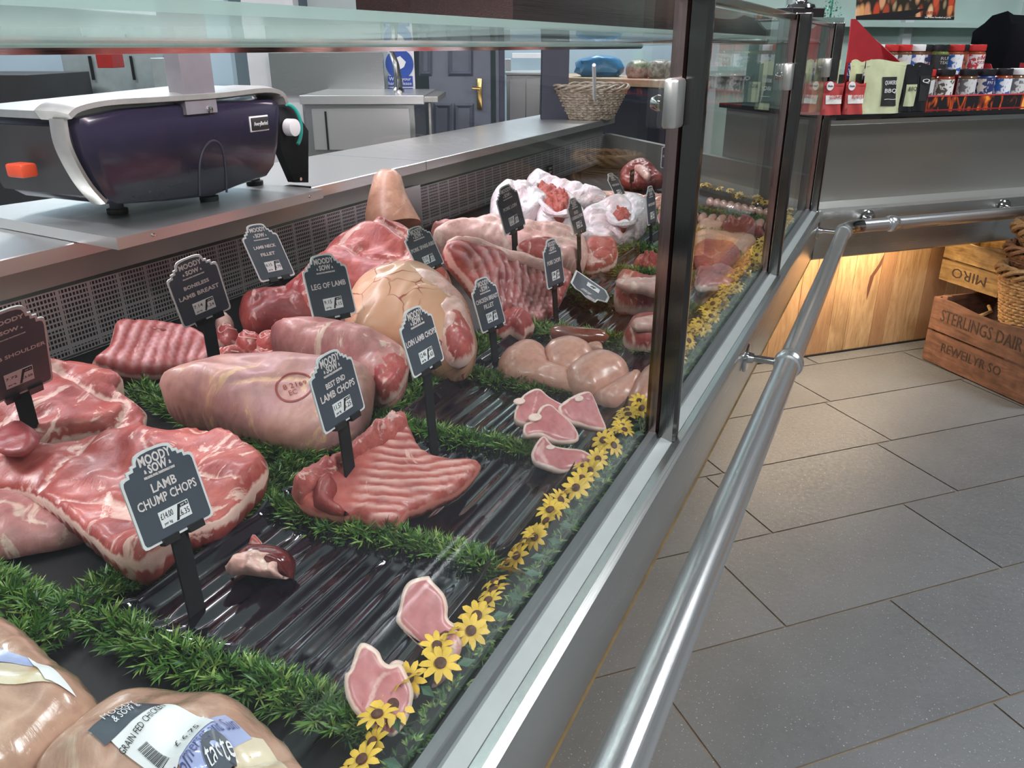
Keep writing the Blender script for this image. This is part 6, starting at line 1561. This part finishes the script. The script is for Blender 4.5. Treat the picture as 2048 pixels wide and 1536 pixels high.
SGN = [
 ((290, 1105), (428, 1030), (238, 965), .40, [('LAMB', .34, .15), ('CHUMP CHOPS', .82, .15)], ('£14.00', '£6.35'), 'near slate sign reading lamb chump chops', ),
 ((-22, 815), (107, 760), (-60, 690), .40, [('LAMB SHOULDER', .9, .15)], ('7.72', '£3.50'), 'slate sign reading shoulder, cut by the left picture edge'),
 ((368, 658), (463, 617), (332, 563), .39, [('BONELESS', .5, .11), ('LAMB BREAST', .8, .13)], ('7.14', '3.24'), 'slate sign reading boneless lamb breast in front of the grille'),
 ((522, 565), (591, 550), (483, 477), .40, [('LAMB NECK', .62, .11), ('FILLET', .4, .11)], ('6.15', '2.79'), 'glaring slate sign standing against the grille'),
 ((628, 645), (714, 626), (604, 543), .385, [('LEG OF LAMB', .78, .15)], ('9.15', '4.15'), 'slate sign reading leg of lamb'),
 ((840, 549), (889, 526), (809, 482), .355, [('PORK SPARE-RIBS', .9, .12)], ('7.10', '3.22'), 'slate sign reading pork spare-ribs'),
 ((650, 871), (731, 816), (618, 760), .38, [('BEST END', .45, .11), ('LAMB CHOPS', .8, .14)], ('11.57', '5.25'), 'slate sign reading best end lamb chops'),
 ((828, 758), (889, 719), (799, 659), .37, [('LOIN LAMB CHOPS', .92, .13)], ('12.46', '5.65'), 'slate sign reading loin lamb chops'),
 ((965, 668), (1012, 645), (943, 587), .43, [('CHICKEN BREAST', .9, .13), ('FILLET', .4, .13)], ('7.54', '3.42'), 'slate sign reading chicken breast fillet'),
 ((1011, 472), (1052, 449), (992, 401), .38, [('PORK LOIN', .62, .14)], ('7.35', '3.33'), 'slate sign reading pork loin before the mince bags'),
 ((1096, 580), (1130, 564), (1086, 504), .41, [('PORK CHOPS', .75, .14)], ('7.80', '3.54'), 'slate sign reading pork chops beside the rib rack'),
 ((1149, 471), (1174, 458), (1135, 416), .38, [('DICED', .3, .12), ('CASSEROLE PORK', .85, .12)], ('7.05', '3.20'), 'small slate sign in front of the mince bags'),
 ((1296, 452), (1314, 444), (1292, 391), .42, [('MINCED BEEF', .7, .12)], ('7.95', '3.61'), 'narrow slate sign between the mince bag and the post'),
 ((1234, 398), (1253, 392), (1215, 359), .44, [('PORK SAUSAGE', .7, .12)], ('6.60', '2.99'), 'leaning slate sign behind the mince bags'),
 ((1321, 336), (1360, 337), (1324, 294), .425, [('OVEN READY', .6, .11), ('BLACK PUDDING', .85, .13)], ('4.75', '2.16'), 'slate sign reading black pudding at the far end')]
for s_ in SGN: sign(*s_[:6], s_[6])
# fallen sign on the grass
def fallen():
    P = [at(x, y, DK + .03) for x, y in [(1140, 566), (1152, 541), (1216, 590), (1212, 606)]]
    c = sum(P) / 4
    e = empty('price_sign', tuple(c), label='slate price sign fallen flat on the grass strip', cat='price sign')
    A_ = [at(x, y, DK + .040) for x, y in [(1152, 541), (1212, 582), (1219, 596), (1214, 606), (1196, 601), (1190, 606), (1172, 596), (1160, 584), (1150, 578), (1141, 566)]]
    MB().prism(A_, (0, 0, 1), .0015).obj('board', M['sign_white'], e)
    cc = sum(A_) / len(A_)
    f_ = MB().prism([cc + (p - cc) * .9 + np.array([0, 0, .0017]) for p in A_], (0, 0, 1), .0003).obj('slate_face', M['slate'], e)
    q = [at(x, y, DK + .0425) for x, y in [(1176, 564), (1200, 580), (1197, 587), (1173, 571)]]
    tk = MB().prism(q, (0, 0, 1), .0004).obj('price_ticket', M['paper'], e)
    text('lettering', '8.02', .010, M['ink'], tk, sum(q) / 4 + np.array([0, 0, .0008]), q[1] - q[0], q[0] - q[3], width=.02)
    text('lettering', 'MOODY & SOW', .010, M['sign_text'], f_, at(1180, 596, DK + .0423), q[1] - q[0], q[0] - q[3], width=.035)
    text('lettering', 'STEWING STEAK', .010, M['sign_text'], f_, at(1172, 583, DK + .0423), q[1] - q[0], q[0] - q[3], width=.045)
fallen()
for i, (x, y, lb, s1) in enumerate([(1100, 342, 'tiny black sign hanging on the far grille', ['OX', 'CHEEK']), (1264, 352, 'tiny black sign in front of the far beef joint', ['LIVER'])]):
    if i == 0: c = atx(x, y, -1.240)
    else: c = at(x, y, DK + .075)
    e = empty('small_sign', tuple(c), label=lb, cat='sign')
    w_, h_ = (.045, .045)
    bq = MB().box((c[0], c[1], c[2]), (.002, w_, h_)).obj('board', M['matt_black'], e)
    for j, s_ in enumerate(s1): text('lettering', s_, .012, M['sign_text'], bq, (c[0] + .0013, c[1], c[2] + .010 - j * .015), (0, 1, 0), (0, 0, 1), width=.03)
    if i: MB().box((c[0] - .001, c[1], (DK + c[2] - h_ / 2) / 2), (.003, .006, c[2] - h_ / 2 - DK)).obj('stake', M['matt_black'], e)
